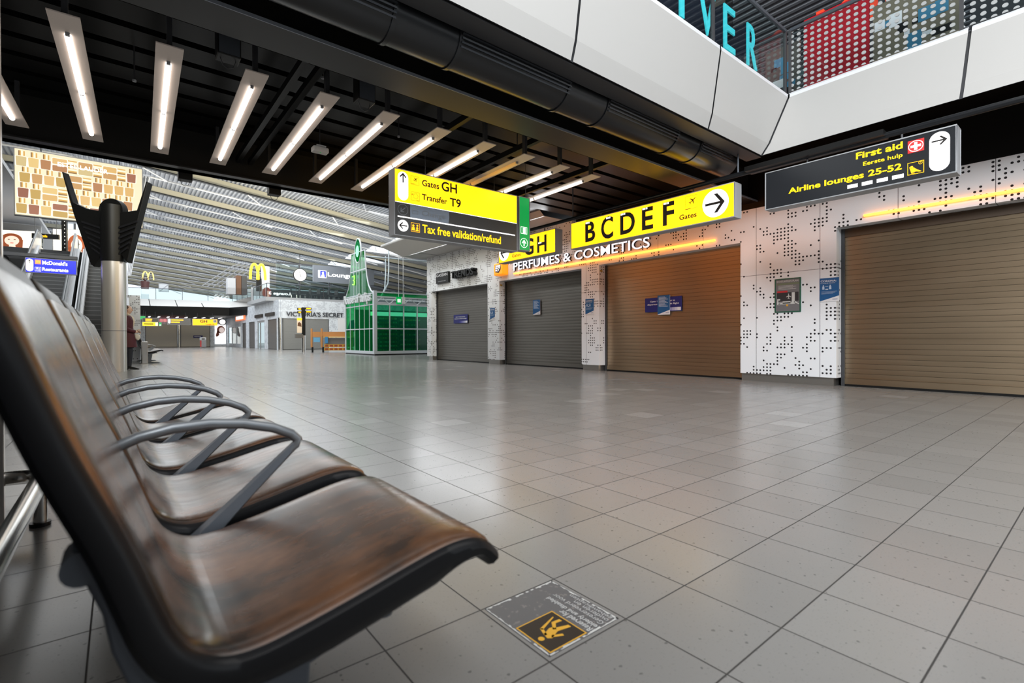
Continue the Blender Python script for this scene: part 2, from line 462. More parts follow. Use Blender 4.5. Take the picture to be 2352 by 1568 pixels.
# black ceiling of the bridge: ribbed deck, edge beams, service pipes
b = MB()
for i in range(9):
    y = 4.8 + i * .45
    b.box(-14, 9.6, y, y + .33, 3.875, 3.95)
b.box(-14, 16, 3.45, 8.8, 3.95, 4.1); b.box(8.1, 16, -6, 3.45, 3.95, 4.1); b.box(6.6, 16, 8.8, 10.4, 3.95, 4.1)
struct(b.build('ceiling', M_DECK, merge=False), 'black ribbed ceiling over the light strips')
b = MB()                                      # near I-beam; a pale strip paints the highlight on its lower edge
b.box(-14, 9.6, 4.27, 4.66, 3.32, 3.345); b.box(-14, 9.6, 4.45, 4.48, 3.345, 3.95)
b.use(1).box(-14, 9.6, 4.262, 4.27, 3.318, 3.347)
struct(b.build('trim_1', [M_BEAM, mat('edge_highlight', (.30, .33, .38), .4, .3)], merge=False), 'black steel beam with a bright highlight along its edge')
b = MB(); b.box(-14, 7.4, 8.62, 8.78, 3.29, 4.0); b.box(-14, 7.4, 8.50, 8.78, 3.29, 3.31)
struct(b.build('trim_2', M_BEAM, merge=False), 'black beam along the far edge of the bridge')
for i, x in enumerate((1.45, 1.62, 3.4, 4.55, 6.0)):
    b = MB(); b.box(x - .03, x + .03, 4.66, 8.55, 3.52, 3.6)
    struct(b.build('trim_3', M_BLACK), None)

def bulk_y(prof, x0, x1, name, joints):
    """cladding whose section (y,z) runs along x, in panels with black gaps"""
    b = MB(); xs = [x0] + joints + [x1]
    for a, c in zip(xs[:-1], xs[1:]):
        g0 = a + (.012 if a != x0 else 0); g1 = c - (.012 if c != x1 else 0)
        for (p, q) in zip(prof[:-1], prof[1:]):
            b.face([(g0, p[0], p[1]), (g1, p[0], p[1]), (g1, q[0], q[1]), (g0, q[0], q[1])])
    return b
# white bulkhead in front, along x, meeting the right-hand one in a mitred corner
def mitre(p, q): return (p, q)
FY = [(3.37, 3.50), (3.315, 3.68), (3.20, 4.44)]; LY = [(3.20, 4.44), (3.205, 4.49), (3.24, 4.53), (3.34, 4.55)]
FX = [(7.45, 3.50), (7.56, 3.68), (7.95, 4.44)]; LX = [(7.95, 4.44), (7.965, 4.49), (8.01, 4.53), (8.11, 4.55)]
def clad(pairs_y, pairs_x, k, b):
    for i in range(len(pairs_y) - 1):
        (ya, za), (yb, zb) = pairs_y[i], pairs_y[i + 1]; (xa, _), (xb, _) = pairs_x[i], pairs_x[i + 1]
        b.use(k)
        js = [-12, -1.2, 0.9, 3.45, 5.95]
        for n, j in enumerate(js):
            l0 = j + .024
            if n + 1 < len(js):
                r = js[n + 1] - .006
                b.face([(l0, ya, za), (r, ya, za), (r, yb, zb), (l0, yb, zb)])
            else:
                b.face([(l0, ya, za), (xa - .018, ya, za), (xb - .018, yb, zb), (l0, yb, zb)])
        jy = [None, 1.16, -.9, -3.0, -9.0]
        for n in range(4):
            hi = jy[n]; lo = jy[n + 1] + .022
            ha, hb = (ya - .018, yb - .018) if hi is None else (hi - .010, hi - .010)
            b.face([(xa, ha, za), (xa, lo, za), (xb, lo, zb), (xb, hb, zb)])
b = MB(); clad(FY, FX, 0, b); clad(LY, LX, 1, b)
struct(b.build('trim_4', [M_WHITE, M_LIP], merge=False, smooth=False), 'white bulkhead panels around the opening to the upper floor')
b = MB()
b.face([(-12, 3.385, 3.5), (7.47, 3.385, 3.5), (7.98, 3.23, 4.44), (-12, 3.23, 4.44)]); b.face([(7.47, 3.385, 3.5), (7.47, -9, 3.5), (7.98, -9, 4.44), (7.98, 3.23, 4.44)])
b.box(-12, 7.5, 3.4, 3.62, 3.49, 3.505)
b.box(-14, 20, 3.36, 8.8, 4.42, 4.52); b.box(8.1, 20, -9, 3.4, 4.42, 4.52)
struct(b.build('trim_5', M_GREYP, merge=False))

# white soffit of the upper floor beyond the bridge, right
b = MB()
b.face([(8.24, 16.75, 3.83), (9.5, 16.79, 3.83), (9.5, 9.0, 3.83), (8.24, 9.0, 3.83)])
b.face([(8.24, 16.75, 3.83), (8.24, 9.0, 3.83), (7.75, 9.0, 4.25), (7.75, 17.55, 4.25)])
b.face([(8.24, 16.75, 3.83), (7.75, 17.55, 4.25), (20, 17.55, 4.25), (20, 16.75, 3.83)])
b.use(1).tube([(7.77, 9.0, 4.29), (7.77, 17.55, 4.29), (20, 17.55, 4.29)], .05, 10)
b.use(2); b.box(8.2, 9.4, 13.5, 13.53, 3.824, 3.829); b.box(8.2, 9.4, 15.6, 15.63, 3.824, 3.829)
struct(b.build('ceiling', [M_WHITE, M_LIP, M_BLACK], merge=False), 'white soffit panels above the punched wall')

# roof: corrugated deck sloping to the right, on cream beams
def roof_z(x): return 9.75 - .115 * max(x, -2)
b = MB(); n = 285; x0 = -18.0; st = .20
for i in range(n):
    x = x0 + i * st
    for xa, xb, za, zb in ((x, x + .08, 0, 0), (x + .08, x + .10, 0, .11), (x + .10, x + .18, .11, .11), (x + .18, x + .20, .11, 0)):
        for (y0, y1) in ((-10, 20), (20, 60), (60, 96)):
            b.face([(xa, y0, roof_z(xa) + za), (xb, y0, roof_z(xb) + zb), (xb, y1, roof_z(xb) + zb), (xa, y1, roof_z(xa) + za)])
struct(b.build('ceiling', M_ROOF), 'corrugated metal hall roof')
for i in range(16):
    y = 25.4 + i * 4.6
    b = MB()
    pts = [(-16, roof_z(-2) - .02), (-2, roof_z(-2) - .02), (40, roof_z(40) - .02), (40, roof_z(40) - .34), (-2, roof_z(-2) - .34), (-16, roof_z(-2) - .34)]
    b.prism(pts, 'y', y, y + .12)
    b.use(1); b.prism([(-16, roof_z(-2) - .34), (-2, roof_z(-2) - .34), (40, roof_z(40) - .34), (40, roof_z(40) - .39), (-2, roof_z(-2) - .39), (-16, roof_z(-2) - .39)], 'y', y - .06, y + .18)
    b.use(2); b.tube([(-16, y + 2.3, roof_z(-2) - .18), (-2, y + 2.3, roof_z(-2) - .18), (40, y + 2.3, roof_z(40) - .18)], .05, 8)
    for k in range(8):
        x = 1 + 4.6 * k
        b.tube([(x, y + .06, roof_z(x) - .42), (x + 1.1, y + 2.3, roof_z(x + 1.1) - .18)], .035, 6); b.tube([(x + 2.2, y + .06, roof_z(x + 2.2) - .8), (x + 1.1, y + 2.3, roof_z(x + 1.1) - .18)], .035, 6)
    struct(b.build('trim_6', [M_RBEAM, M_BLACK, M_WROD], merge=False), 'cream roof beam with white bracing')
# triangular roof lights along the far eave
M_SKYL = mat('roof_light_glass', (.9, .95, 1), .3, emit=(.88, .95, 1), strength=1.25)
for i, y in enumerate((25.8, 30.4, 35, 39.6, 44.2, 48.8)):
    x = 15.2; b = MB()
    zz = lambda q: roof_z(q) - .03
    b.face([(x, y + .5, zz(x)), (x + 3.6, y + 2.0, zz(x + 3.6)), (x + .5, y + 3.6, zz(x + .5))])
    struct(b.build('window_1', M_SKYL), 'bright triangular roof light')

# unseen end walls and partition, put in to keep the near floor dark
b = MB(); b.box(-20, 16, -11.2, -11, 0, 4.4)
struct(b.build('wall_back', M_MGREY))
b = MB(); b.box(-.46, -.43, -8, 2.98, 0, 2.6)  # partition made opaque and this high to shade the floor on the left
struct(b.build('wall_left', M_GREYP), 'dark shading partition, unseen, behind the bumper rail')
b = MB(); b.box(-15.2, -15, -11, 60, 0, 9.5)
struct(b.build('wall_left', M_LGREY))

# far block on the right (its long side, its front) and the far shop wall under the gallery
b = MB()
b.box(9.35, 9.47, 39.5, 61.9, 2.35, 3.75); b.box(9.46, 26, 39.4, 39.5, 2.36, 3.75); b.box(13.0, 26, 39.4, 39.5, 0, 2.36)
for y0, y1 in ((39.5, 40.2), (43.1, 44.2), (47.0, 47.9), (50.4, 51.7), (53.6, 54.2)): b.box(9.35, 9.47, y0, y1, 0, 2.35)
b.box(1.0, 2.1, 62, 62.1, 0, 3.4); b.box(2.1, 9.4, 62, 62.1, 2.36, 3.4); b.box(7.75, 9.4, 62, 62.1, 0, 2.36)
struct(b.build('wall_far', M_STUC, merge=False), 'mottled white wall panels of the far shops')
b = MB(); b.cyl((9.42, 39.42, 0), (9.42, 39.42, 2.4), .16, n=20)
struct(b.build('trim_7', M_STEEL, smooth=True), 'polished steel corner column of the far shop block')
b = MB(); b.cyl((4.94, 61.9, 0), (4.94, 61.9, 2.4), .12, n=18)
struct(b.build('trim_7', M_STEEL, smooth=True), 'polished steel column between the two far shutters')
# gallery slab across the far end: fascia, lip, black underside
b = MB()
b.face([(0.6, 55.0, 3.83), (8.3, 53.6, 3.83), (9.0, 56.0, 4.6), (0.6, 57.6, 4.6)])
b.face([(8.3, 53.6, 3.83), (10.6, 47.5, 3.83), (9.3, 48.2, 4.6), (9.0, 56.0, 4.6)])
b.use(1); b.face([(0.6, 55.0, 3.83), (8.3, 53.6, 3.83), (8.3, 53.8, 3.05), (0.6, 55.2, 3.05)]); b.face([(8.3, 53.6, 3.83), (10.6, 47.5, 3.83), (10.6, 47.6, 3.05), (8.3, 53.8, 3.05)])
b.face([(0.6, 55.2, 3.05), (8.3, 53.8, 3.05), (10.6, 47.6, 3.05), (10.6, 63, 3.05), (0.6, 63, 3.05)])
b.use(2)
for x in (2.2, 4.2, 6.2):
    y = 55.0 - (x - .6) * .182
    b.face([(x, y - .02, 3.84), (x + .06, y - .03, 3.84), (x + .06, y + 2.56, 4.6), (x, y + 2.57, 4.6)])
struct(b.build('ceiling', [M_WHITE, M_BLACK, M_BLACK], merge=False), 'white fascia and black underside of the far gallery')
b = MB(); b.box(0.6, 30, 57.6, 61.9, 4.5, 4.6); b.box(9.5, 30, 40.5, 58, 3.70, 3.75)
struct(b.build('floor', M_LGREY, merge=False), 'upper floor of the far gallery')

# upper floor on the left with its grey soffit and the long ribbed metal band above
b = MB(); b.box(-14, -.2, 27.6, 52, 4.05, 4.5); b.use(1).box(-14, -2.9, 22.5, 48, 6.55, 6.7)
b.use(2); b.box(-14, -3.0, 34, 34.2, 4.5, 6.5)
struct(b.build('ceiling', [M_GREYP, M_MGREY, M_MGREY], merge=False), 'grey soffits of the upper floor on the left')
b = MB(); b.box(.55, 1.02, 24, 62, 7.2, 7.26)
for k in range(5): b.use(1).tube([(.58 + .1 * k, 24, 7.17), (.58 + .1 * k, 62, 7.17)], .025, 6)
struct(b.build('trim_8', [M_LGREY, M_STEEL], merge=False), 'ribbed metal band under the roof')
b = MB(); b.box(.25, .64, 23, 23.25, 0, 2.45)
struct(b.build('wall_left', M_PERF), 'narrow white wall end punched with round holes')
b = MB(); b.box(-3.4, -.1, 27.2, 27.3, 0, 4.0); b.box(-8, -3.3, 21, 27, 0, 4.0)
struct(b.build('wall_left', M_BLACK, merge=False), 'black cladding around the escalators')

# ================================================================== ROLLER SHUTTERS
def shutter(y0, y1, top, label, header=0.0, flat_x=None, name='roller_shutter', loc=None, rz=RX, m=None, group='closed roller shutters on the right wall'):
    wd = y1 - y0
    t = thing(name, label, 'roller shutter', loc or (9.35, y1, 0), rz, group)
    b = MB(); z = .13; p = .0805
    while z < top - header - .001:
        z1 = min(z + p, top - header)
        hh = z1 - z; zz = [(.012, z + .003)] + [(.004 - .0022 * math.sin(PI * q / 6), z + .0035 + (hh - .004) * q / 6) for q in range(7)]
        for (a, za), (c, zb) in zip(zz[:-1], zz[1:]):
            b.face([(.02, a, za), (wd - .02, a, za), (wd - .02, c, zb), (.02, c, zb)])
        z = z1
    b.use(1).face([(.02, .013, .13), (wd - .02, .013, .13), (wd - .02, .013, top - header), (.02, .013, top - header)])
    b.build('slat_curtain', [m or M_SHUT, M_BLACK], t, smooth=True)
    bb = MB().box(.02, wd - .02, -.008, .02, .035, .13).build('bottom_bar', m or M_SHUT, t)
    MB().box(.02, wd - .02, -.006, .018, 0.0, .035).build('rubber_seal', M_BLACK, bb)
    for a in (0.0, wd - .05):
        MB().box(a, a + .05, -.02, .03, 0, top).build('guide_rail', M_GREYP, t)
    if header:
        MB().box(.02, wd - .02, -.015, .05, top - header, top).build('header_box', mat('brown_header', (.055, .032, .016), .45), t)
    return t
shutter(*SH[0], 'dark grey roller shutter under the black jewellery shop letters')
shutter(*SH[1], 'dark grey roller shutter under the word PERFUMES, narrow blue poster on it')
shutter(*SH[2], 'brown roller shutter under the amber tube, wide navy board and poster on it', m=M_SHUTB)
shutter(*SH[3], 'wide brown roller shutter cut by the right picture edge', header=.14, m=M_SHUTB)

# ================================================================== CEILING LIGHT STRIPS
b0 = thing('strip_light', '', 'ceiling light', (0, 0, 3.32), 0, 'fluorescent strips under the black ceiling')
MB().box(-.1, .1, -1.515, 1.515, 0, .012).build('reflector_plate', M_CREAM, b0, bevel=.002)
def tube_mb(y0, y1):
    b = MB(); n = 8; r = .024
    path = [(0, y0, -.012), (0, y0 + .012, -.012)] + [(0, y1 - .012, -.012), (0, y1, -.012)]
    return b.tube(path, [r * .55, r, r, r * .55], 12)
tubes = [tube_mb(-1.21, -.02).build('fluorescent_tube', M_TUBE, b0, smooth=True), tube_mb(.02, 1.235).build('fluorescent_tube', M_TUBE, b0, smooth=True)]
for y in (-1.225, 0.0, 1.25):
    MB().box(-.014, .014, y - .012, y + .012, -.026, 0).build('tube_holder', M_MGREY, b0)
for y in (-1.4, 1.52):
    MB().box(-.02, .02, y - .03, y + .03, .012, .53).build('hanger', M_GREYP, b0)
ORD = ['first', 'second', 'third', 'fourth', 'fifth', 'sixth', 'seventh', 'eighth', 'ninth', 'tenth', 'eleventh', 'twelfth']
M_TUBEOFF = mat('faint_glow_amber_tube', (.75, .5, .2), .4, emit=(1, .5, .12), strength=.25)  # switched-off tube, its yellowish tone given as a faint glow
for k in range(1, 12):
    o = b0 if k == 1 else dup(b0)
    o.location = (-.318 + .0425 + .6795 * (k - 2), 6.645, 3.32); o.rotation_euler = (0, 0, -.028)
    lab = ORD[k - 1] + ' lit ceiling strip from the left, cream plate with two white tubes'
    if k == 1: lab = 'lit ceiling strip cut by the left picture edge'
    if k == 9:
        lab = 'unlit yellowish ceiling strip behind the yellow gates and transfer sign'
        for c in kids(o):
            if c.name.startswith('fluorescent_tube'):
                c.data = c.data.copy(); c.data.materials[0] = M_TUBEOFF
    elif k > 9: lab = ('longer' if k == 10 else 'last') + ' lit ceiling strip running down behind the green exit panel' if k == 10 else 'lit ceiling strip furthest to the right, nearest the long B C D E F sign'
    o['label'] = lab

# ================================================================== HANGING SIGNS
def sign_case(name, label, cat, loc, rz, w_, h, d, front, back=None, group=None, bez=.012):
    t = thing(name, label, cat, loc, rz, group)
    b = MB()
    b.box(0, w_, 0, d, 0, bez); b.box(0, w_, 0, d, h - bez, h); b.box(0, bez, 0, d, bez, h - bez); b.box(w_ - bez, w_, 0, d, bez, h - bez)
    b.build('case', M_LGREY, t, bevel=.003)
    MB().box(bez, w_ - bez, .006, .012, bez, h - bez).build('front_panel', front, t)
    MB().box(bez, w_ - bez, d - .012, d - .006, bez, h - bez).build('back_panel', back or front, t)
    return t
FY_ = .0035   # print sits just in front of the panel

# --- main sign over the hall
t = sign_case('hanging_sign', 'large hanging sign, yellow top with GH and T9, grey lower half with tax free line', 'sign', (2.93, 6.2, 2.215), 0, 2.16, .915, .17, M_SIGNGREY, M_YEL, 'hanging wayfinding signs')
MB().box(.012, 2.148, .003, .006, .462, .903).build('yellow_panel', M_YEL2, t)
b = MB(); b.prism(stadium(.132, .49, .882, .078), 'y', .0018, .0028); b.use(0); rect(b, .012, 2.148, .455, .463, .002)
rect(b, .05, 2.11, .254, .272, .002); b.disc(.13, .143, .08, .002)
b.build('white_print', M_LITW, t)
b = MB(); b.poly(arrow_pts(.132, .80, .135, 0), .001); b.poly(arrow_pts(.13, .143, .125, PI / 2), .001); b.build('arrows', M_SIGNBLK, t)
text('Gates', .425, .70, .745, .835, .0022, M_BROWN, t, bold=.02); text('GH', .74, 1.003, .735, .875, .0022, M_SIGNBLK, t, bold=.02)
text('Transfer', .422, .833, .55, .635, .0022, M_BROWN, t, bold=.02); text('T9', .88, 1.07, .535, .66, .0022, M_SIGNBLK, t, bold=.02)
b = MB(); frame_rect(b, .25, .378, .735, .855, .003, .0022); plane_icon(b, .325, .815, .07, .0018); rect(b, .25, .31, .745, .750, .0018)
frame_rect(b, .255, .383, .515, .635, .003, .0022)
for k in range(10):
    a = 2 * PI * k / 10; b.disc(.325 + .035 * math.cos(a), .58 + .035 * math.sin(a), .005, .0018, 8)
plane_icon(b, .275, .60, .03, .0018); rect(b, .335, .383, .52, .525, .0018)
b.build('pictograms', M_BROWN, t)
b = MB(); b.poly([(.24, .275), (.855, .275), (.87, .36), (.865, .45), (.24, .45)], .0042)
b.build('masking_foil', mat('pale_foil', (.36, .42, .52), .22, .2), t)
b = MB(); n = 24
for k in range(n):
    a0, a1 = 2 * PI * k / n, 2 * PI * (k + 1) / n
    b.poly([(.128 + .078 * math.cos(a0), .362 + .078 * math.sin(a0)), (.128 + .078 * math.cos(a1), .362 + .078 * math.sin(a1)), (.128 + .070 * math.cos(a1), .362 + .070 * math.sin(a1)), (.128 + .070 * math.cos(a0), .362 + .070 * math.sin(a0))], .002)
b.poly(arrow_pts(.128, .362, .1, 2.3), .0022)
frame_rect(b, .27, .36, .33, .38, .006, .0022)
b.build('masked_print', mat('faded_print', (.30, .32, .35), .4), t)
text('Change', .425, .80, .305, .40, .0025, mat('faded_print', (.3, .32, .35)), t, bold=0)
text('Tax free validation/refund', .425, 1.82, .085, .205, .002, M_LITY, t, bold=.02)
b = MB(); frame_rect(b, .25, .385, .08, .205, .005, .002); b.disc(.285, .165, .017, .002, 12); b.poly([(.265, .145), (.305, .145), (.31, .10), (.26, .10)], .0022)
b.disc(.345, .135, .017, .002, 12); b.poly([(.325, .115), (.365, .115), (.37, .095), (.32, .095)], .0022); b.poly([(.335, .185), (.36, .185), (.36, .16), (.335, .16)], .002)
b.build('pictograms', M_LITO, t)
for x in (.52, 1.75): MB().cyl((x, .085, .915), (x, .085, 1.55), .004, n=8).build('hanger_rod', M_GREYP, t)
# --- green exit panel beside it
t = sign_case('exit_sign', 'narrow green emergency exit panel beside the yellow and grey sign', 'sign', (5.128, 6.2, 2.25), 0, .23, .885, .15, M_GREEN)
b = MB(); frame_rect(b, .035, .172, .275, .392, .008, .003); b.poly([(.08, .283), (.14, .283), (.14, .38), (.08, .375)], .003)
n = 24
for k in range(n):
    a0, a1 = 2 * PI * k / n, 2 * PI * (k + 1) / n
    b.poly([(.105 + .08 * math.cos(a0), .128 + .08 * math.sin(a0)), (.105 + .08 * math.cos(a1), .128 + .08 * math.sin(a1)), (.105 + .073 * math.cos(a1), .128 + .073 * math.sin(a1)), (.105 + .073 * math.cos(a0), .128 + .073 * math.sin(a0))], .003)
p = [(-.10, -.5), (.10, -.5), (.10, .1), (.36, -.12), (.42, .0), (0, .5), (-.42, .0), (-.36, -.12), (-.10, .1)]
b.poly([(.105 + x * .11, .128 + z * .11) for x, z in p], .0025)
b.build('pictograms', M_LITW, t)
MB().cyl((.205, .075, .885), (.205, .075, 1.62), .004, n=8).build('hanger_rod', M_GREYP, t)
# --- B C D E F
t = sign_case('hanging_sign', 'long yellow hanging sign with letters B C D E F and a round arrow', 'sign', (7, 6.865, 2.56), RX, 3.312, .515, .20, M_YEL, M_YELB, group='hanging wayfinding signs')
for ch, x0, x1, bo in (('B', .385, .638, .03), ('C', .781, 1.066, .03), ('D', 1.226, 1.546, .03), ('E', 1.692, 1.918, .03), ('F', 2.107, 2.318, .03)):
    text(ch, x0, x1, .062 if ch == 'C' else .08, .468 if ch == 'C' else .458, .0025, M_SIGNBLK, t, bold=.025)
    b = MB(); xo = x0 + .012 + (.11 if ch == 'C' else 0)
    for a_, c_ in ((0, .03), (.036, .06), (.072, .10)): rect(b, xo + a_, xo + c_, .425, .455, .0018)
    b.build('small_print', M_LITW, t)
text('Gates', 2.41, 2.712, .12, .20, .0025, M_BROWN, t, bold=.02)
b = MB(); frame_rect(b, 2.516, 2.72, .265, .468, .0035, .0025); plane_icon(b, 2.645, .39, .12, .0018); rect(b, 2.52, 2.61, .262, .272, .0018)
b.build('pictograms', M_BROWN, t)
MB().disc(3.017, .262, .207, .0022, 40).build('arrow_disc', M_LITW, t)
b = MB(); p = [(-.5, -.055), (.26, -.055), (-.05, -.43), (.13, -.43), (.5, 0), (.13, .43), (-.05, .43), (.26, .055), (-.5, .055)]
b.poly([(3.01 + x * .31, .262 + z * .33) for x, z in p], .0014); b.build('arrow', M_SIGNBLK, t)
for x in (.7, 2.6): MB().cyl((x, .1, .51), (x, .1, .588), .012, n=8).build('hanger_rod', M_GREYP, t)
# --- GH, further along the same rail
t = sign_case('hanging_sign', 'yellow GH hanging sign with a left arrow, half hidden by the green exit panel', 'sign', (7, 9.233, 2.56), RX, 1.93, .50, .20, M_YEL, M_YELB, group='hanging wayfinding signs')
MB().disc(.21, .235, .19, .0022, 36).build('arrow_disc', M_LITW, t)
b = MB(); p = [(-.5, -.055), (.26, -.055), (-.05, -.43), (.13, -.43), (.5, 0), (.13, .43), (-.05, .43), (.26, .055), (-.5, .055)]
b.poly([(.21 - x * .28, .235 + z * .30) for x, z in p], .0014); b.build('arrow', M_SIGNBLK, t)
text('Gates', .505, .81, .08, .155, .0025, M_BROWN, t, bold=.005); text('G', .93, 1.25, .06, .425, .0025, M_SIGNBLK, t, bold=.025); text('H', 1.365, 1.66, .065, .42, .0025, M_SIGNBLK, t, bold=.025)
b = MB()
for a_, c_ in ((0, .03), (.036, .06), (.072, .10)): rect(b, 1.40 + a_, 1.40 + c_, .255, .285, .0018)
b.build('small_print', M_LITW, t)
for x in (.5, 1.5): MB().cyl((x, .1, .5), (x, .1, .588), .012, n=8).build('hanger_rod', M_GREYP, t)
# --- first aid and lounges
t = sign_case('hanging_sign', 'dark grey hanging sign with yellow First aid and Airline lounges lines', 'sign', (7, 3.122, 2.565), RX, 1.995, .515, .20, M_SIGNDARK, group='hanging wayfinding signs')
text('First aid', 1.075, 1.53, .395, .475, .002, M_LITY, t, bold=.025); text('Eerste hulp', 1.148, 1.53, .285, .345, .002, M_LITY, t, bold=.015); text('Airline lounges 25-52', .305, 1.522, .135, .232, .002, M_LITY, t, bold=.025)
b = MB(); rect(b, 1.576, 1.721, .318, .455, .003); b.build('red_field', M_RED, t)
b = MB(); n = 28
for k in range(n):
    a0, a1 = 2 * PI * k / n, 2 * PI * (k + 1) / n
    b.poly([(1.648 + .068 * math.cos(a0), .386 + .062 * math.sin(a0)), (1.648 + .068 * math.cos(a1), .386 + .062 * math.sin(a1)), (1.648 + .061 * math.cos(a1), .386 + .055 * math.sin(a1)), (1.648 + .061 * math.cos(a0), .386 + .055 * math.sin(a0))], .002)
rect(b, 1.601, 1.695, .373, .399, .002); rect(b, 1.634, 1.662, .343, .43, .0018)
for x in (.985, 1.135, 1.285, 1.432): rect(b, x, x + .108, .062, .105, .002)
b.prism(stadium(1.852, .052, .478, .087), 'y', .0018, .0028)
b.build('white_print', M_LITW, t)
b = MB(); frame_rect(b, 1.574, 1.721, .072, .21, .005, .002)
b.disc(1.612, .158, .013, .002, 12); b.poly([(1.60, .14), (1.63, .15), (1.66, .12), (1.69, .10), (1.70, .09), (1.68, .09), (1.65, .10), (1.625, .095), (1.605, .105)], .002)
b.poly([(1.59, .16), (1.60, .155), (1.62, .09), (1.64, .085), (1.64, .08), (1.61, .085)], .0022)
for k in range(14):
    a0, a1 = 2 * PI * k / 14, 2 * PI * (k + 1) / 14
    b.poly([(1.69 + .018 * math.cos(a0), .188 + .018 * math.sin(a0)), (1.69 + .018 * math.cos(a1), .188 + .018 * math.sin(a1)), (1.69 + .014 * math.cos(a1), .188 + .014 * math.sin(a1)), (1.69 + .014 * math.cos(a0), .188 + .014 * math.sin(a0))], .002)
rect(b, 1.689, 1.692, .188, .20, .002)
b.build('pictograms', M_LITO, t)
MB().poly(arrow_pts(1.852, .383, .135, -PI / 2), .0012).build('arrow', M_SIGNBLK, t)
for x in (.5, 1.5): MB().cyl((x, .1, .51), (x, .1, .588), .012, n=8).build('hanger_rod', M_GREYP, t)
# --- rail the three hang from
t = thing('sign_rail', 'black tubular rail above the hanging signs by the punched wall', 'rail', (7.1, 0, 3.19))
MB().tube([(0, -2.5, 0), (0, 10.5, 0)], .035, 12).build('tube', M_DUCT, t, smooth=True)
for y in (3.55, 6.9, 9.6): MB().cyl((0, y, .03), (0, y, .62), .012, n=8).build('hanger_rod', M_ALU, t)
MB().box(-.12, .10, 1.77, 3.4, -.02, .045).build('cable_tray', M_BLACK, t)

# ================================================================== SIGNS, POSTERS AND LETTERS ON THE RIGHT WALL
t = thing('shop_letters', 'white illuminated PERFUMES & COSMETICS letters above the amber tube', 'shop sign', (WX, 11.226, 0), RX)
text('PERFUMES & COSMETICS', 0, 4.735, 2.785, 3.015, -.062, None, t, 'letter_faces', bold=.006, extrude=.004, mats=[mat('letter_face_white', (.9, .92, .98), .35, emit=(.86, .90, 1), strength=1.0)])
text('PERFUMES & COSMETICS', 0, 4.735, 2.785, 3.015, -.030, None, t, 'letter_bodies', bold=.006, extrude=.026, mats=[M_NAVYSIDE])
def amber(name, y1, y0, z, label):
    t = thing(name, label, 'light tube', (WX, y1, z), RX, 'amber light tubes on the punched wall')
    MB().tube([(0, -.035, 0), (y1 - y0, -.035, 0)], .017, 10).build('tube', M_ORTUBE, t, smooth=True)
    n = int((y1 - y0) / 1.2) + 1
    for k in range(n + 1):
        x = .1 + (y1 - y0 - .2) * k / n
        MB().box(x - .015, x + .015, -.03, 0, -.01, .01).build('clip', M_LGREY, t)
amber('amber_light_tube', 11.25, 5.0, 2.705, 'amber light tube under the PERFUMES & COSMETICS letters')
amber('amber_light_tube', 2.55, -1.0, 2.70, 'amber light tube over the wide shutter at the right edge')
t = thing('shop_sign', 'black square shop sign with thin white GASSAN lettering', 'shop sign', (WX, 15.69, 2.79), RX)
MB().box(0, .845, -.09, 0, 0, .375).build('panel', M_BLACK, t, bevel=.004)
text('GASSAN', .03, .80, .235, .335, -.092, M_PAPER, t, bold=0)
b = MB()
for k in range(8): rect(b, .16 + .07 * k, .185 + .07 * k, .05, .08, -.092)
b.build('small_print', M_LGREY, t)
t = thing('shop_letters', 'black stand-off TRENDS letters left of the orange see buy fly box', 'shop sign', (WX, 14.52, 2.86), RX)
text('TRENDS', 0, 1.37, 0, .24, -.10, None, t, 'letter_bodies', bold=.03, extrude=.09, mats=[M_BLACK])
t = thing('light_box', 'small orange light box under the left end of the GH sign', 'sign', (WX, 11.99, 2.70), RX)
MB().box(0, .45, -.22, 0, 0, .36).build('case', mat('orange_box', (.85, .30, .01), .4, emit=(1, .28, .0), strength=.75), t, bevel=.03)
b = MB(); b.poly([(.08, .10), (.26, .06), (.36, .16), (.36, .31), (.08, .31)], -.2215); b.build('dark_field', mat('dark_brown_field', (.03, .012, .01), .5), t)
text('SEE', .10, .34, .25, .295, -.2225, M_LITW, t, bold=.02); text('BUY', .10, .34, .19, .235, -.2225, M_LITW, t, bold=.02); text('FLY', .10, .28, .12, .17, -.2225, M_LITW, t, bold=.02)

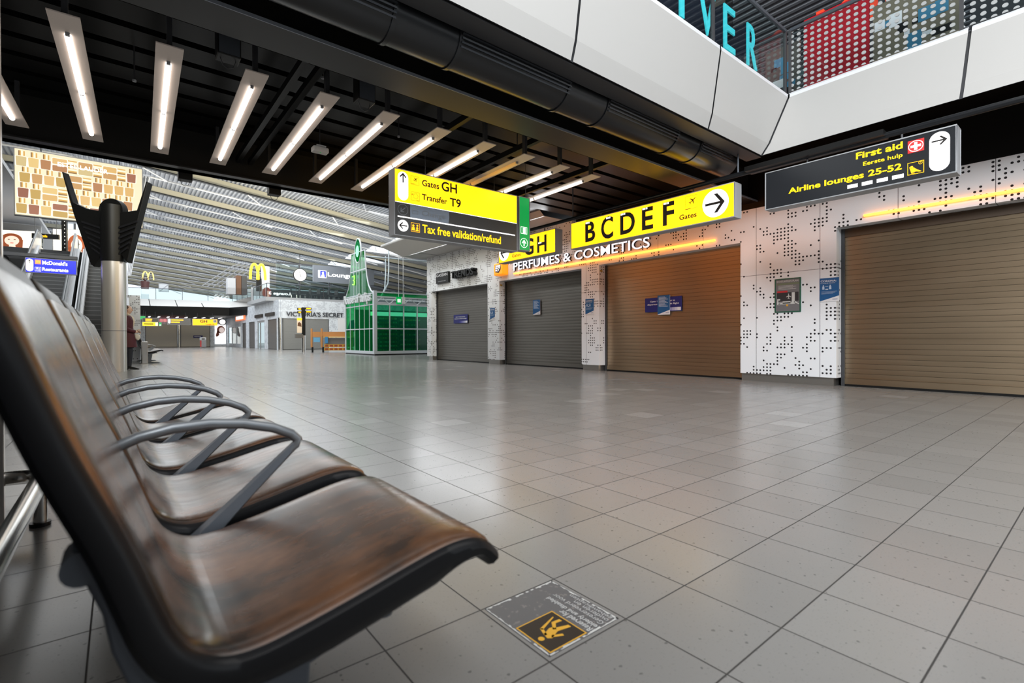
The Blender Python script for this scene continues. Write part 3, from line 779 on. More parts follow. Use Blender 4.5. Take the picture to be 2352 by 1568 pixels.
def board(name, label, cat, loc, w_, h, m, tilt=0.0, group=None, frame=None):
    t = thing(name, label, cat, loc, RX, group)
    if tilt: t.rotation_euler = (0, tilt, RX)
    MB().box(0, w_, -.008, 0, 0, h).build('board', m, t)
    return t
def corona(label, x, y1, z, w_, h, kind, sheet):
    """blue information poster with a white slanted foot"""
    t = board('information_poster', label, 'poster', (x, y1, z), w_, h, M_PAPER, group='blue virus information posters')
    b = MB(); b.poly([(.0, .02 * h), (w_, .24 * h), (w_, h), (0, h)], -.0095); b.build('blue_field', M_CORONA, t)
    if kind == 'wall':
        text('CORONA:', .06 * w_, .86 * w_, .83 * h, .91 * h, -.0105, M_PAPER, t, bold=.02)
        text('Preventie & informatie', .06 * w_, .80 * w_, .765 * h, .80 * h, -.0105, M_PAPER, t, bold=.0)
        b = MB()
        for cx in (.20, .55):
            b.disc(cx * w_, .68 * h, .035 * w_, -.0105, 12); b.poly([((cx - .06) * w_, .52 * h), ((cx + .06) * w_, .52 * h), ((cx + .05) * w_, .65 * h), ((cx - .05) * w_, .65 * h)], -.0105)
        b.poly([(.30 * w_, .50 * h), (.45 * w_, .50 * h), (.45 * w_, .545 * h), (.30 * w_, .545 * h)], -.0105); rect(b, .30 * w_, .45 * w_, .635 * h, .65 * h, -.0105)
        for k in range(3): rect(b, .10 * w_, (.9 - .1 * k) * w_, (.42 - .045 * k) * h, (.43 - .045 * k) * h, -.0105)
        b.build('pictograms', mat('poster_pale_print', (.55, .65, .78), .5), t)
    else:
        b = MB()
        for k in range(9): rect(b, .10 * w_, (.60 + .25 * ((k * 7) % 3) / 2) * w_, (.90 - .06 * k) * h, (.925 - .06 * k) * h, -.0105)
        b.build('text_lines', mat('poster_pale_print', (.55, .65, .78), .5), t)
    b = MB(); rect(b, .66 * w_, .92 * w_, .085 * h, .105 * h, -.0095); b.build('imprint', M_NAVY, t)
    return t
corona('blue CORONA poster on the white pillar beside the evacuation plan', WX - .001, 3.178, 1.39, .285, .39, 'wall', 0)
corona('blue poster on the white pillar between the two shutters under the cosmetics letters', WX - .001, 8.43, 1.385, .275, .39, 'wall', 0)
corona('small blue poster on the white pillar below the orange light box', WX - .001, 12.47, 1.385, .255, .37, 'wall', 0)
corona('narrow blue poster taped on the dark grey shutter under PERFUMES', 9.335, 10.67, 1.475, .31, .425, 'sheet', 0)
def navy(label, y1, z, w_, h):
    t = board('notice_board', label, 'notice', (9.338, y1, z), w_, h, M_NAVY, group='navy opening-time notices')
    text('Open 1.5 hours prior to', .15 * w_, .83 * w_, .66 * h, .80 * h, -.0095, M_PAPER, t, bold=.02)
    text('departure of the first flight', .07 * w_, .93 * w_, .45 * h, .59 * h, -.0095, M_PAPER, t, bold=.02)
    b = MB()
    for k in range(8): rect(b, (.40 + .07 * k) * w_, (.47 + .07 * k) * w_ if k < 7 else .98 * w_, .04 * h, .26 * h, -.0092)
    m_ = []
    for k in range(8):
        f = (k + 1) / 8; m_.append(mat('notice_fade_%d' % k, (.012 + .75 * f * f, .014 + .75 * f * f, .16 + .62 * f), .45))
    o = b.build('fading_band', m_, t, merge=False)
    for i, p in enumerate(o.data.polygons): p.material_index = i
    return t
navy('navy opening hours notice on the shutter below the black shop sign', 14.97, 1.335, .90, .305)
navy('wide navy opening hours notice behind a blue poster on the brown shutter', 6.81, 1.38, .93, .315)
corona('blue poster taped over the middle of the wide navy notice', 9.325, 6.468, 1.31, .31, .425, 'sheet', 0)
# evacuation plan
t = thing('evacuation_plan', 'green framed evacuation plan on the white punched wall', 'poster', (WX, 3.89, 1.245), RX)
W_, H_ = .425, .59
b = MB(); b.box(0, W_, -.02, 0, 0, .016); b.box(0, W_, -.02, 0, H_ - .016, H_); b.box(0, .016, -.02, 0, .016, H_ - .016); b.box(W_ - .016, W_, -.02, 0, .016, H_ - .016)
b.build('frame', mat('dark_green_frame', (.01, .10, .055), .4), t)
MB().box(.016, W_ - .016, -.012, -.002, .016, H_ - .016).build('sheet', mat('plan_grey', (.17, .17, .18), .4), t)
text('EVACUATION PLAN', .035, .385, .525, .555, -.0132, mat('plan_pale', (.6, .62, .6), .4), t, bold=.015)
b = MB(); rect(b, .03, .40, .48, .51, -.013); b.build('green_strip', mat('plan_green', (.16, .20, .12), .4), t)
b = MB(); rect(b, .04, .21, .345, .375, -.013); b.build('red_strip', mat('plan_red', (.55, .03, .04), .4), t)
b = MB(); rect(b, .035, .39, .19, .345, -.0128); b.build('dark_field', mat('plan_dark', (.03, .03, .035), .4), t)
b = MB()
for pts in ([(.06, .14), (.33, .14), (.33, .17), (.06, .17)], [(.04, .13), (.09, .13), (.09, .155), (.06, .155), (.06, .21), (.09, .21), (.09, .235), (.04, .235)], [(.28, .17), (.33, .17), (.33, .34), (.28, .34)], [(.31, .17), (.39, .13), (.40, .14), (.33, .19)], [(.13, .15), (.26, .15), (.26, .19), (.13, .19)]): b.poly(pts, -.0134)
plane_icon(b, .23, .28, .09, -.0134, 1.57); 
for k in range(4): rect(b, .06, .35 - .05 * (k % 2), .40 + .02 * k, .406 + .02 * k, -.0134)
b.build('plan_drawing', mat('plan_pale', (.6, .62, .6), .4), t)
b = MB(); b.disc(.205, .12, .018, -.0138, 12); b.build('you_are_here_mark', mat('plan_orange', (.7, .35, .02), .4), t)

# yellow-black sticker flags at the jambs
for y, s in ((8.05, 'beside the brown shutter'), (12.06, 'beside the dark shutter below the orange box')):
    b = MB().box(WX + .03, WX + .12, y - .066, y - .061, 2.42, 2.46)
    tag(b.build('sticker', mat('ochre_sticker', (.5, .3, .03), .5)), 'small ochre sticker on the door jamb ' + s, 'sticker')

# ================================================================== DUCT, SPEAKERS, DETECTOR
t = thing('ventilation_duct', 'fat black round duct with slotted grilles along the white bulkhead', 'duct', (0, 3.86, 3.50))
R_ = .215
MB().tube([(-12, 0, 0), (7.3, 0, 0)], R_, 32).build('duct_pipe', M_DUCT, t, smooth=True)
for a, c in ((-1.5, 1.75), (2.37, 3.72), (4.34, 5.72), (6.28, 7.1)):
    b = MB()
    for k in range(11):
        th = PI + (-.55 + 1.5 * k / 10)
        th0, th1 = th - .03, th + .03
        ca, sa, cb, sb = math.cos(th0), math.sin(-th0), math.cos(th1), math.sin(-th1)
        for rr in (R_ + .026,):
            b.raw([(a, ca * R_, sa * R_), (c, ca * R_, sa * R_), (c, ca * rr, sa * rr), (a, ca * rr, sa * rr), (a, cb * R_, sb * R_), (c, cb * R_, sb * R_), (c, cb * rr, sb * rr), (a, cb * rr, sb * rr)],
                  [(0, 1, 2, 3), (7, 6, 5, 4), (3, 2, 6, 7), (0, 3, 7, 4), (1, 5, 6, 2)])
    b.build('grille', mat('grille_bar', (.032, .036, .043), .28), t)
for x in (1.75, 2.37, 3.72, 4.34, 5.72, 6.28):
    MB().tube([(x - .02, 0, 0), (x + .02, 0, 0)], R_ + .012, 32).build('collar', M_DUCT, t, smooth=True)

sp0 = thing('loudspeaker', '', 'loudspeaker', (0, 0, 0), 0, 'black loudspeakers hung at the ceiling edges')
MB().box(-.09, .09, -.08, .08, 0, .30).build('cabinet', M_BLACK, sp0, bevel=.008)
MB().box(-.08, .08, -.083, -.079, .012, .288).build('front_grille', mat('speaker_gloss', (.06, .068, .08), .3), sp0)
MB().tube([(-.06, 0, 0), (-.04, 0, -.06), (.0, 0, -.08), (.04, 0, -.06), (.06, 0, 0)], .004, 6).build('cable_loop', M_GREYP, sp0)
MB().box(-.02, .02, -.02, .02, .30, .68).build('bracket', M_BLACK, sp0)
for i, (x, y, z, rz, lab) in enumerate(((.77, 4.95, 3.27, 0, 'black loudspeaker with a shiny face above the third light strip'), (2.01, 4.95, 3.25, 0, 'black loudspeaker above the sixth light strip'),
                                   (.80, 8.88, 3.20, PI, 'black loudspeaker on the far ceiling edge below the third strip'), (2.04, 8.88, 3.20, PI, 'black loudspeaker on the far ceiling edge below the fifth strip'))):
    o = sp0 if i == 0 else dup(sp0)
    o.location = (x, y, z); o.rotation_euler = (0, 0, rz); o['label'] = lab
t = thing('emergency_light', 'small white emergency light box hanging between two light strips', 'emergency light', (2.10, 6.68, 3.27))
MB().box(-.10, .10, -.06, .06, 0, .07).build('housing', M_WHITE, t, bevel=.015)
MB().box(-.06, .06, -.07, .07, .07, .085).build('base', M_LGREY, t)
MB().cyl((.0, -.02, -.003), (.0, -.02, .002), .008, n=10).build('indicator', M_GREEN, t)
MB().cyl((0, 0, .085), (0, 0, .7), .006, n=6).build('hanger_rod', M_GREYP, t)
for x, y in ((.15, 6.6), (1.7, 5.3), (3.0, 6.2), (4.6, 5.6)):
    t = thing('sprinkler', 'tiny sprinkler head hanging from the black ceiling', 'sprinkler', (x, y, 3.55), 0, 'sprinkler heads')
    MB().cyl((0, 0, .02), (0, 0, .42), .008, n=6).build('drop_pipe', M_GREYP, t); MB().cyl((0, 0, 0), (0, 0, .02), .018, n=8).build('head', M_LGREY, t)

# ================================================================== BENCH OF FIVE SEATS
PROF = [(-.118, .912), (-.095, .852), (-.072, .791), (-.037, .688), (.009, .573), (.036, .495), (.052, .452), (.072, .422), (.105, .401), (.148, .397), (.21, .407), (.29, .424), (.37, .443), (.43, .455), (.475, .457), (.51, .449), (.535, .430)]
def spline(pts, sub):
    out = []
    n = len(pts)
    for i in range(n - 1):
        p0 = Vector(pts[max(i - 1, 0)]); p1 = Vector(pts[i]); p2 = Vector(pts[i + 1]); p3 = Vector(pts[min(i + 2, n - 1)])
        for k in range(sub):
            t = k / sub
            out.append(.5 * ((2 * p1) + (-p0 + p2) * t + (2 * p0 - 5 * p1 + 4 * p2 - p3) * t * t + (-p0 + 3 * p1 - 3 * p2 + p3) * t ** 3))
    out.append(Vector(pts[-1]))
    return out
def normals(pts):
    ns = []
    for i in range(len(pts)):
        d = (pts[min(i + 1, len(pts) - 1)] - pts[max(i - 1, 0)]).normalized()
        ns.append(Vector((-d.y, d.x)))       # towards the sitter
    return ns
def loft(pts, ns, ring, closed=True, caps=True, thick=0.0):
    """ring: list of (y, n) offsets; returns MB"""
    b = MB(); m = len(ring); vs_ = []
    for p, n in zip(pts, ns):
        g = 1 + thick * max(0.0, min(1.0, (p.x - .02) / .2)) - (thick + .25) * max(0.0, min(1.0, (p.x - .40) / .12))
        for (y, o) in ring: q = o * g if o < -.01 else o; vs_.append((p.x + n.x * q, y, p.y + n.y * q))
    fs = []
    for i in range(len(pts) - 1):
        for k in range(m if closed else m - 1):
            fs.append((i * m + k, i * m + (k + 1) % m, (i + 1) * m + (k + 1) % m, (i + 1) * m + k))
    if caps and closed: fs += [tuple(range(m)), tuple(range((len(pts) - 1) * m, len(pts) * m))]
    return b.raw(vs_, fs)
def make_bench(label, loc):
    t = thing('beam_bench', label, 'bench', loc, 0, 'benches of five leather seats')
    PS = spline(PROF, 4); NS = normals(PS)
    SW = .522
    shell_pts = [Vector((-.126, .926))] + PS[1:-1] + [Vector((.545, .418))]
    ring = [(.002, -.008), (-.003, -.018), (0, -.034), (.010, -.042), (SW - .010, -.042), (SW, -.034), (SW + .003, -.018), (SW - .002, -.008), (SW - .012, -.002), (.012, -.002)]
    top = [(.010, -.006), (.014, -.001), (.030, .0035), (.06, .005)] + [(SW * q, .005) for q in (.25, .5, .75)] + [(SW - .06, .005), (SW - .030, .0035), (SW - .014, -.001), (SW - .010, -.006)]
    sh = loft(shell_pts, normals(shell_pts), ring, thick=.35).build('seat_shell', M_RUBBER, t, smooth=True)
    bk = loft(PS[2:34], NS[2:34], top, closed=True).build('backrest', M_LEATHER, sh, smooth=True)
    st = loft(PS[33:-2], NS[33:-2], top, closed=True).build('seat', M_LEATHER, sh, smooth=True)
    for k in range(1, 5):
        o = dup(sh, t); o.location = (0, .58 * k, 0)
    # arms in the gaps
    arm_path = [(-.075, -.025, .552), (-.045, -.025, .570), (-.01, -.025, .589), (.03, -.025, .606), (.09, -.025, .618), (.155, -.025, .6205), (.223, -.025, .613), (.285, -.025, .597), (.325, -.025, .578), (.340, -.025, .563), (.336, -.025, .549), (.322, -.025, .537)]
    a0 = MB().tube(arm_path, [.010] + [.0115] * 9 + [.010, .008], 12, up=(0, 1, 0)).build('armrest', M_ARM, t, smooth=True)
    b = MB()
    q0, q1 = Vector((.334, -.025, .552)), Vector((.118, -.025, .352))
    d = (q1 - q0).normalized(); nn = Vector((-d.z, 0, d.x))
    def sec(p, w_, h_): return [p + nn * h_ + Vector((0, w_, 0)), p + nn * (h_ + .006), p + nn * h_ - Vector((0, w_, 0)), p - nn * h_ - Vector((0, w_, 0)), p - nn * h_ + Vector((0, w_, 0))]
    S = [sec(q0, .007, .006), sec(q0.lerp(q1, .5), .012, .010), sec(q1, .020, .017)]
    vs_ = [v for s_ in S for v in s_]
    b.raw(vs_, [(i * 5 + k, i * 5 + (k + 1) % 5, i * 5 + 5 + (k + 1) % 5, i * 5 + 5 + k) for i in range(2) for k in range(5)] + [(0, 1, 2, 3, 4), (14, 13, 12, 11, 10)])
    b.build('arm_strut', M_STRUT, a0)
    a0.location = (0, .58, 0)
    for k in range(2, 5):
        o = dup(a0, t); o.location = (0, .58 * k, 0)
    # carrier arms under the seats, beam, pedestals
    off = [p - n * (.046 + .018 * max(0.0, min(1.0, (p.x - .02) / .25))) for p, n in zip(PS, NS)]
    up_ = [(p.x, p.y) for p in off if p.y < .60 and p.x < .36]
    low = [(.362, .36), (.315, .335), (.22, .305), (.12, .27), (.05, .29), (.009, .362), (-.010, .42), (-.018, .469), (-.036, .518), (-.046, .547)]
    c0 = MB().prism(up_ + low, 'x', -.02, .02)
    # prism on axis y keeps (x,z): rebuild in that orientation
    c0 = MB().prism(up_ + low, 'y', .070, .108).build('carrier_arm', M_ALU, t, bevel=.004)
    MB().cyl((-.036, .060, .535), (-.036, .118, .535), .021, n=16).build('end_cap', M_ALU, c0, smooth=True)
    MB().cyl((.352, .085, .335), (.352, .085, .36), .016, n=14).build('levelling_knob', M_ALU, c0, smooth=True)
    for k in range(1, 5):
        o = dup(c0, t); o.location = (0, .58 * k, 0)
    MB().box(.07, .15, .03, 2.82, .255, .325).build('beam', M_ALU, t, bevel=.012)
    for y in (.07, 2.39):
        lg = MB().prism([(.02, .33), (.23, .33), (.225, .24), (.20, .10), (.20, .03), (.06, .03), (.06, .10), (.03, .22)], 'y', y + .002, y + .036).build('leg', M_ALU, t, bevel=.006)
        MB().prism([(-.14, 0), (.44, 0), (.44, .018), (.22, .05), (.03, .05), (-.14, .018)], 'y', y - .015, y + .053).build('foot', M_ALU, lg, bevel=.006)
    return t
bench = make_bench('near row of five black and brown leather seats with grey arms', (0, .712, 0))
far_bench = dup(bench); far_bench.location = (.66, 20.6, 0); far_bench['label'] = 'distant row of black seats behind the steel post'

# ================================================================== FLOOR STICKER
t = thing('floor_sticker', 'worn grey floor sticker with an orange walking figure, reserved for elderly and disabled', 'sticker', (.845, 1.192, .0006), 0)
b = MB(); b.face([(0, -.285, 0), (.275, -.285, 0), (.275, 0, 0), (0, 0, 0)])
mm = mat('sticker_grey', (.13, .13, .135), .4); q = NT(mm)
q.color(q.mix(q.m('GREATER_THAN', q.noise(q.pos, 45.0, 3.0), .63), (.125, .125, .13), (.20, .19, .185)))
b.build('sheet', mm, t)
rnd = random.Random(3)
b = MB()
def worn(x0, y0, x1, y1, wid):
    n = 26
    for k in range(n):
        if rnd.random() < .12: continue
        f0, f1 = k / n, (k + 1) / n
        ww = wid * (.3 + 1.0 * rnd.random())
        dx, dy = x1 - x0, y1 - y0; L = math.hypot(dx, dy); nx, ny = -dy / L * ww, dx / L * ww
        P0 = (x0 + dx * f0, y0 + dy * f0); P1 = (x0 + dx * f1, y0 + dy * f1)
        b.face([(P0[0], P0[1], .0005), (P1[0], P1[1], .0005), (P1[0] + nx, P1[1] + ny, .0005), (P0[0] + nx, P0[1] + ny, .0005)])
worn(.003, -.283, .272, -.283, .006); worn(.272, -.283, .272, -.003, .005); worn(.272, -.003, .003, -.003, .007); worn(.003, -.003, .003, -.283, .005)
b.build('worn_border', mat('worn_white', (.60, .60, .58), .5), t)
M_STO = mat('sticker_orange', (.75, .40, .04), .45); M_STB = mat('sticker_dark', (.028, .022, .018), .4)
b = MB(); x0, x1, y0, y1 = .012, .150, -.275, -.135
b.face([(x0, y0, .0005), (x1, y0, .0005), (x1, y1, .0005), (x0, y1, .0005)]); b.build('border_square', M_STO, t)
b = MB(); b.face([(x0 + .004, y0 + .004, .0008), (x1 - .004, y0 + .004, .0008), (x1 - .004, y1 - .004, .0008), (x0 + .004, y1 - .004, .0008)]); b.build('dark_square', M_STB, t)
# figure: head towards -y ... drawn in a frame (u along +x: figure's feet direction, v across)
b = MB()
def fig(pts): b.face([(x0 + u * .138, y0 + v * .140, .0011) for u, v in pts])
fig([(.16 + .065 * math.cos(2 * PI * k / 18), .42 + .065 * math.sin(2 * PI * k / 18)) for k in range(18)])
fig([(.26, .36), (.34, .30), (.58, .40), (.60, .56), (.52, .58), (.30, .50)])
fig([(.58, .40), (.90, .34), (.90, .42), (.60, .52)]); fig([(.54, .50), (.60, .46), (.74, .62), (.90, .60), (.90, .68), (.70, .70)])
fig([(.28, .46), (.34, .44), (.42, .66), (.36, .68)]); fig([(.36, .64), (.40, .62), (.86, .80), (.85, .825), (.36, .68)]); fig([(.34, .33), (.58, .22), (.60, .28), (.40, .38)])
b.build('walking_figure', M_STO, t)
def floor_text(s, x, y0_, y1_, h, m, bold):
    """line of lettering running along +y (read from the wall side), cap height along -x"""
    me = textmesh(s, bold)
    xs = [v.co.x for v in me.vertices]; ys = [v.co.y for v in me.vertices]; a0, a1, c0, c1 = min(xs), max(xs), min(ys), max(ys)
    for v in me.vertices:
        f = (v.co.x - a0) / (a1 - a0); g = (v.co.y - c0) / (c1 - c0)
        v.co = Vector((x - g * h, y0_ + f * (y1_ - y0_), .0008))
    me.materials.clear(); me.materials.append(m)
    o = bpy.data.objects.new('lettering', me); COL.objects.link(o); o.parent = t
M_STW = mat('sticker_white', (.52, .52, .51), .5)
floor_text('Reserved for', .178, -.272, -.150, .021, M_STW, .02); floor_text('elderly and disabled', .204, -.272, -.072, .022, M_STW, .02)
floor_text('Gereserveerd voor', .226, -.272, -.070, .018, M_STW, .0); floor_text('ouderen en', .246, -.272, -.140, .017, M_STW, .0); floor_text('gehandicapten', .266, -.272, -.105, .018, M_STW, .0)

# ================================================================== LEFT EDGE: GLASS POST, BUMPER RAIL
t = thing('glass_partition_post', 'slim pale post of a glass partition at the left picture edge', 'post', (-.405, 3.03, 0))
MB().box(-.016, .016, -.02, .02, 0, 3.3).build('post', mat('warm_alu', (.55, .50, .45), .3, .8), t, bevel=.003)
MB().box(-.03, .03, -.035, .035, 0, .01).build('foot_plate', M_STEEL, t)
MB().box(-.035, -.016, -.012, .012, .05, 3.2).build('gasket', M_BLACK, t)
t = thing('bumper_rail', 'low bent stainless steel bumper rail behind the bench', 'rail', (-.27, 3.05, 0))
path = [(-.9, .02, .20), (-.16, .02, .20)]
for k in range(7):
    a = PI / 2 - (PI / 2 + .30) * k / 6
    path.append((-.13 + .13 * math.cos(a), -.11 + .13 * math.sin(a), .20))
path += [(-.085, -.45, .20), (-.20, -.85, .20), (-.36, -1.45, .20)]
path = [(-.95, .02, .20), (-.12, .02, .20), (-.05, .0, .20), (-.012, -.05, .20), (.0, -.12, .20), (.0, -1.1, .20), (.0, -2.3, .20)]
MB().tube(path, .032, 16).build('tube', M_STEEL, t, smooth=True)
for y in (-.10, -1.75):
    l = MB().cyl((-.002, y, .015), (-.002, y, .19), .024, n=16).build('leg', M_STEEL, t, smooth=True)
    MB().cyl((-.002, y, 0), (-.002, y, .016), .036, n=16).build('foot_ring', M_RUBBER, l, smooth=True)

# ================================================================== COLUMN WITH BLACK WINGED HEAD
CX, CY = -.085, 15.85
t = thing('column', 'round steel column under a black winged head', 'column', (CX, CY, 0), -.6755)
MB().cyl((0, 0, 0), (0, 0, 2.75), .248, n=40).build('shaft', mat('satin_steel', (.66, .63, .60), .30, .6), t, smooth=True)
MB().cyl((0, 0, 1.02), (0, 0, 1.035), .251, n=40).build('joint_band', M_MGREY, t, smooth=True)
MB().cyl((0, 0, 2.75), (0, 0, 4.15), .258, n=40).build('sleeve', M_BLACK, t, smooth=True)
MB().cyl((0, -.08, 4.02), (0, .10, 4.02), .30, n=36).build('round_cap', M_BLACK, t, smooth=True)
k_ = 12.3 / 13.28
wl = [(-.20, 3.0), (-.42, 2.62), (-.50, 2.68), (-.92, 3.95), (-1.20, 4.98), (-1.175, 4.98), (-.93, 4.22), (-.58, 4.06), (-.20, 4.00)]
wr = [(.20, 3.0), (.36, 2.78), (.40, 2.72), (.62, 3.55), (.93, 4.70), (.90, 4.74), (.66, 4.02), (.20, 3.96)]
for pts in (wl, wr):
    wv = MB().prism(pts, 'y', -.09, .09).build('wing', M_BLACK, t, bevel=.01)
    s_ = -1 if pts is wl else 1
    for i in range(6):
        z = 2.9 + i * .13
        MB().prism([(s_ * .22, z), (s_ * (.44 + .05 * i), z + .16), (s_ * (.44 + .05 * i), z + .21), (s_ * .22, z + .05)], 'y', -.13, -.09).build('louvre', mat('black_gloss', (.012, .012, .014), .2), wv)

# ================================================================== ESCALATORS
def escalator(x, label):
    t = thing('escalator', label, 'escalator', (x, 18.4, 0), 0, 'pair of escalators going up')
    run, rise = 8.4, 4.3; n = 26
    b = MB()
    for i in range(n):
        y0_ = .6 + run * i / n; z1 = rise * (i + 1) / n
        b.box(-.5, .5, y0_, y0_ + run / n + .02, max(0, z1 - .5), z1)
        b.use(1); b.box(-.5, .5, y0_ - .004, y0_, z1 - .022, z1 - .004); b.use(0)
    b.build('steps', [mat('step_dark', (.040, .042, .045), .4, .4), mat('step_edge', (.14, .145, .15), .4, .4)], t, merge=False)
    MB().box(-.5, .5, -.6, .6, 0, .02).build('comb_plate', M_STEEL, t)
    for s_ in (-1, 1):
        sk = [(.0, 0), (.6, .0), (9.1, 4.3), (10.2, 4.3), (10.2, 4.62), (9.0, 4.62), (.5, .32), (-.3, .32), (-.3, 0)]
        xa, xb = sorted((s_ * .5, s_ * .62))
        bal = MB().prism(sk, 'x', xa, xb).build('balustrade', M_LIP, t)
        gl = [(-.2, .32), (.5, .32), (9.0, 4.62), (10.2, 4.62), (10.2, 5.2), (8.9, 5.2), (.4, .95), (-.2, .95)]
        xa, xb = sorted((s_ * .56, s_ * .585))
        MB().prism(gl, 'x', xa, xb).build('glass_side', mat('frosted_side', (.34, .36, .37), .2), bal)
        hp = [(-.2, .95), (-.32, .85), (-.36, .65), (-.32, .45), (-.2, .36)]
        pts = [(10.4, 4.75), (10.55, 4.95), (10.4, 5.15), (10.2, 5.2), (8.9, 5.2), (.4, .95)] + hp
        MB().tube([(s_ * .572, y, z) for y, z in pts], .04, 8).build('handrail', mat('grey_rubber', (.07, .085, .095), .3), bal, smooth=True)
        xa, xb = sorted((s_ * .62, s_ * .72))
        MB().prism(sk, 'x', xa, xb).build('outer_deck', mat('steel_deck', (.42, .43, .44), .3, .6), bal)
    return t
escalator(-.42, 'escalator with dark steps beside the round steel column')
escalator(-1.95, 'escalator with dark steps under the blue restaurants sign')

# blue restaurant sign and its rail
t = sign_case('hanging_sign', 'small blue hanging sign for restaurants at the escalators', 'sign', (-1.75, 16.6, 2.44), 0, .935, .365, .12, M_BLUE, group='hanging wayfinding signs')
b = MB(); b.prism(stadium(.079, .03, .335, .064), 'y', .0018, .0028); b.build('arrow_field', M_LITW, t)
MB().poly(arrow_pts(.079, .265, .085, 0), .001).build('arrow', M_SIGNBLK, t)
text("McDonald's", .30, .76, .215, .315, .002, M_LITW, t, bold=.03); text('Restaurants', .30, .775, .06, .145, .002, M_LITW, t, bold=.03)
b = MB(); rect(b, .17, .278, .215, .325, .003); b.build('salmon_tile', mat('salmon', (.8, .3, .2), .4, emit=(.9, .32, .2), strength=.7), t)
text('m', .19, .258, .24, .30, .002, M_LITO, t)
b = MB(); frame_rect(b, .17, .278, .04, .145, .006, .003); rect(b, .20, .212, .055, .13, .003); rect(b, .235, .25, .055, .13, .003); rect(b, .193, .219, .10, .13, .0028); b.build('pictograms', M_LITW, t)
t = thing('sign_rail', 'dark blue-black bar above the blue restaurants sign', 'rail', (-2.6, 16.66, 2.87))
MB().box(-1.8, 1.80, -.04, .04, -.05, .04).build('bar', mat('blue_black', (.012, .016, .03), .3), t, bevel=.01)
for x in (1.0, 1.6): MB().cyl((x, 0, -.063), (x, 0, -.05), .012, n=8).build('hanger', M_LGREY, t)

# ================================================================== ADVERTISING SCREEN
t = thing('advertising_screen', 'large bright advertising screen with gold and brown make-up bottles', 'screen', (-2.53, 22.0, 4.80), 0)
W_, H_ = 3.22, 2.08
MB().box(-.03, W_ + .03, .0, .16, -.03, H_ + .03).build('case', M_MGREY, t)
MB().box(0, W_, -.012, 0, 0, H_).build('screen', mat('screen_cream', (.03, .03, .03), .3, emit=(1, .84, .55), strength=1.0), t)
rnd = random.Random(11)
tints = [(.78, .52, .22), (.62, .36, .15), (.30, .085, .035), (.86, .66, .34), (.48, .22, .085), (.83, .58, .30), (.70, .60, .40), (.36, .12, .06), (.58, .40, .10)]
def scr(i):
    c = tints[i]; return mat('screen_tone_%d' % i, (.03, .03, .03), .4, emit=(c[0], c[1] * .88, c[2] * .55), strength=.95)
gold = [mat('screen_gold', (.03, .03, .03), .4, emit=(.80, .42, .05), strength=.9), mat('screen_gold_dark', (.02, .02, .02), .4, emit=(.32, .14, .015), strength=.8), mat('screen_gold_pale', (.03, .03, .03), .4, emit=(1, .9, .62), strength=1.1)]
glow = mat('screen_white', (.03, .03, .03), .4, emit=(1, .93, .78), strength=1.1)
bots = [MB() for _ in tints]; gmb = [MB() for _ in gold]; halo = MB()
def rrect(b, x0, x1, z0, z1, y, r, taper=0.0):
    pts = []
    for cx, cz, a in ((x1 - r, z1 - r, 0), (x0 + r, z1 - r, PI / 2), (x0 + r, z0 + r, PI), (x1 - r, z0 + r, 1.5 * PI)):
        for k in range(4):
            aa = a + PI / 2 * k / 3
            px_ = cx + r * math.cos(aa)
            if taper and a >= PI: px_ += taper * (1 if a < 1.4 * PI else -1)
            pts.append((px_, cz + r * math.sin(aa)))
    b.poly(pts, y)
def bottle(x, z, s, i, horiz):
    """a flat glass flask of liquid make-up with a ribbed gold cap"""
    if not horiz:
        w_, h_ = .25 * s, .30 * s
        rrect(halo, x - .02, x + w_ + .012, z - .012, z + h_ + .012, -.0125, .03); rrect(bots[i], x, x + w_, z, z + h_, -.013, .025, .012)
        cx0, cx1 = x + w_ * .25, x + w_ * .85
        for j, (f0, f1, g) in enumerate(((0, .18, 1), (.18, .4, 0), (.4, .75, 2), (.75, 1, 0))): rect(gmb[g], cx0 + (cx1 - cx0) * f0, cx0 + (cx1 - cx0) * f1, z + h_ + .025, z + h_ + .18 * s, -.0132)
    else:
        w_, h_ = .36 * s, .19 * s
        rrect(halo, x - .02, x + w_ + .02, z - .02, z + h_ + .02, -.0125, .03); rrect(bots[i], x, x + w_, z, z + h_, -.013, .025)
        for (f0, f1, g) in ((0, .2, 1), (.2, .45, 0), (.45, .8, 2), (.8, 1, 0)): rect(gmb[g], x + w_ + .02, x + w_ + .24 * s, z + h_ * f0, z + h_ * f1, -.0132)
z = .03; row = 0
while z < H_ - .2:
    x = .02 + .04 * (row % 3)
    while x < W_ - .25:
        hz = rnd.random() < .34; i = rnd.randrange(len(tints))
        if hz and x < W_ - .62:
            bottle(x, z + .02, 1, i, True); bottle(x, z + .25, 1, rnd.randrange(len(tints)), True) if z + .45 < H_ else None; x += .64
        elif z + .5 < H_:
            bottle(x, z + .02, 1, i, False); x += .285
        else: bottle(x, z + .0, .62, i, False) if z + .3 < H_ else None; x += .27
    z += .50; row += 1
for i, b in enumerate(bots):
    if b.v: b.build('bottle_print', scr(i), t)
for i, b in enumerate(gmb): b.build('gold_cap_print', gold[i], t)
halo.build('glass_outline_print', glow, t)
text('ESTÉE LAUDER', 1.0, 2.28, 1.72, 1.90, -.016, M_LITW, t, bold=.01)
for x in (.6, 2.6): MB().cyl((x, .08, H_), (x, .08, H_ + 2.6), .02, n=8).build('hanger_rod', M_GREYP, t)

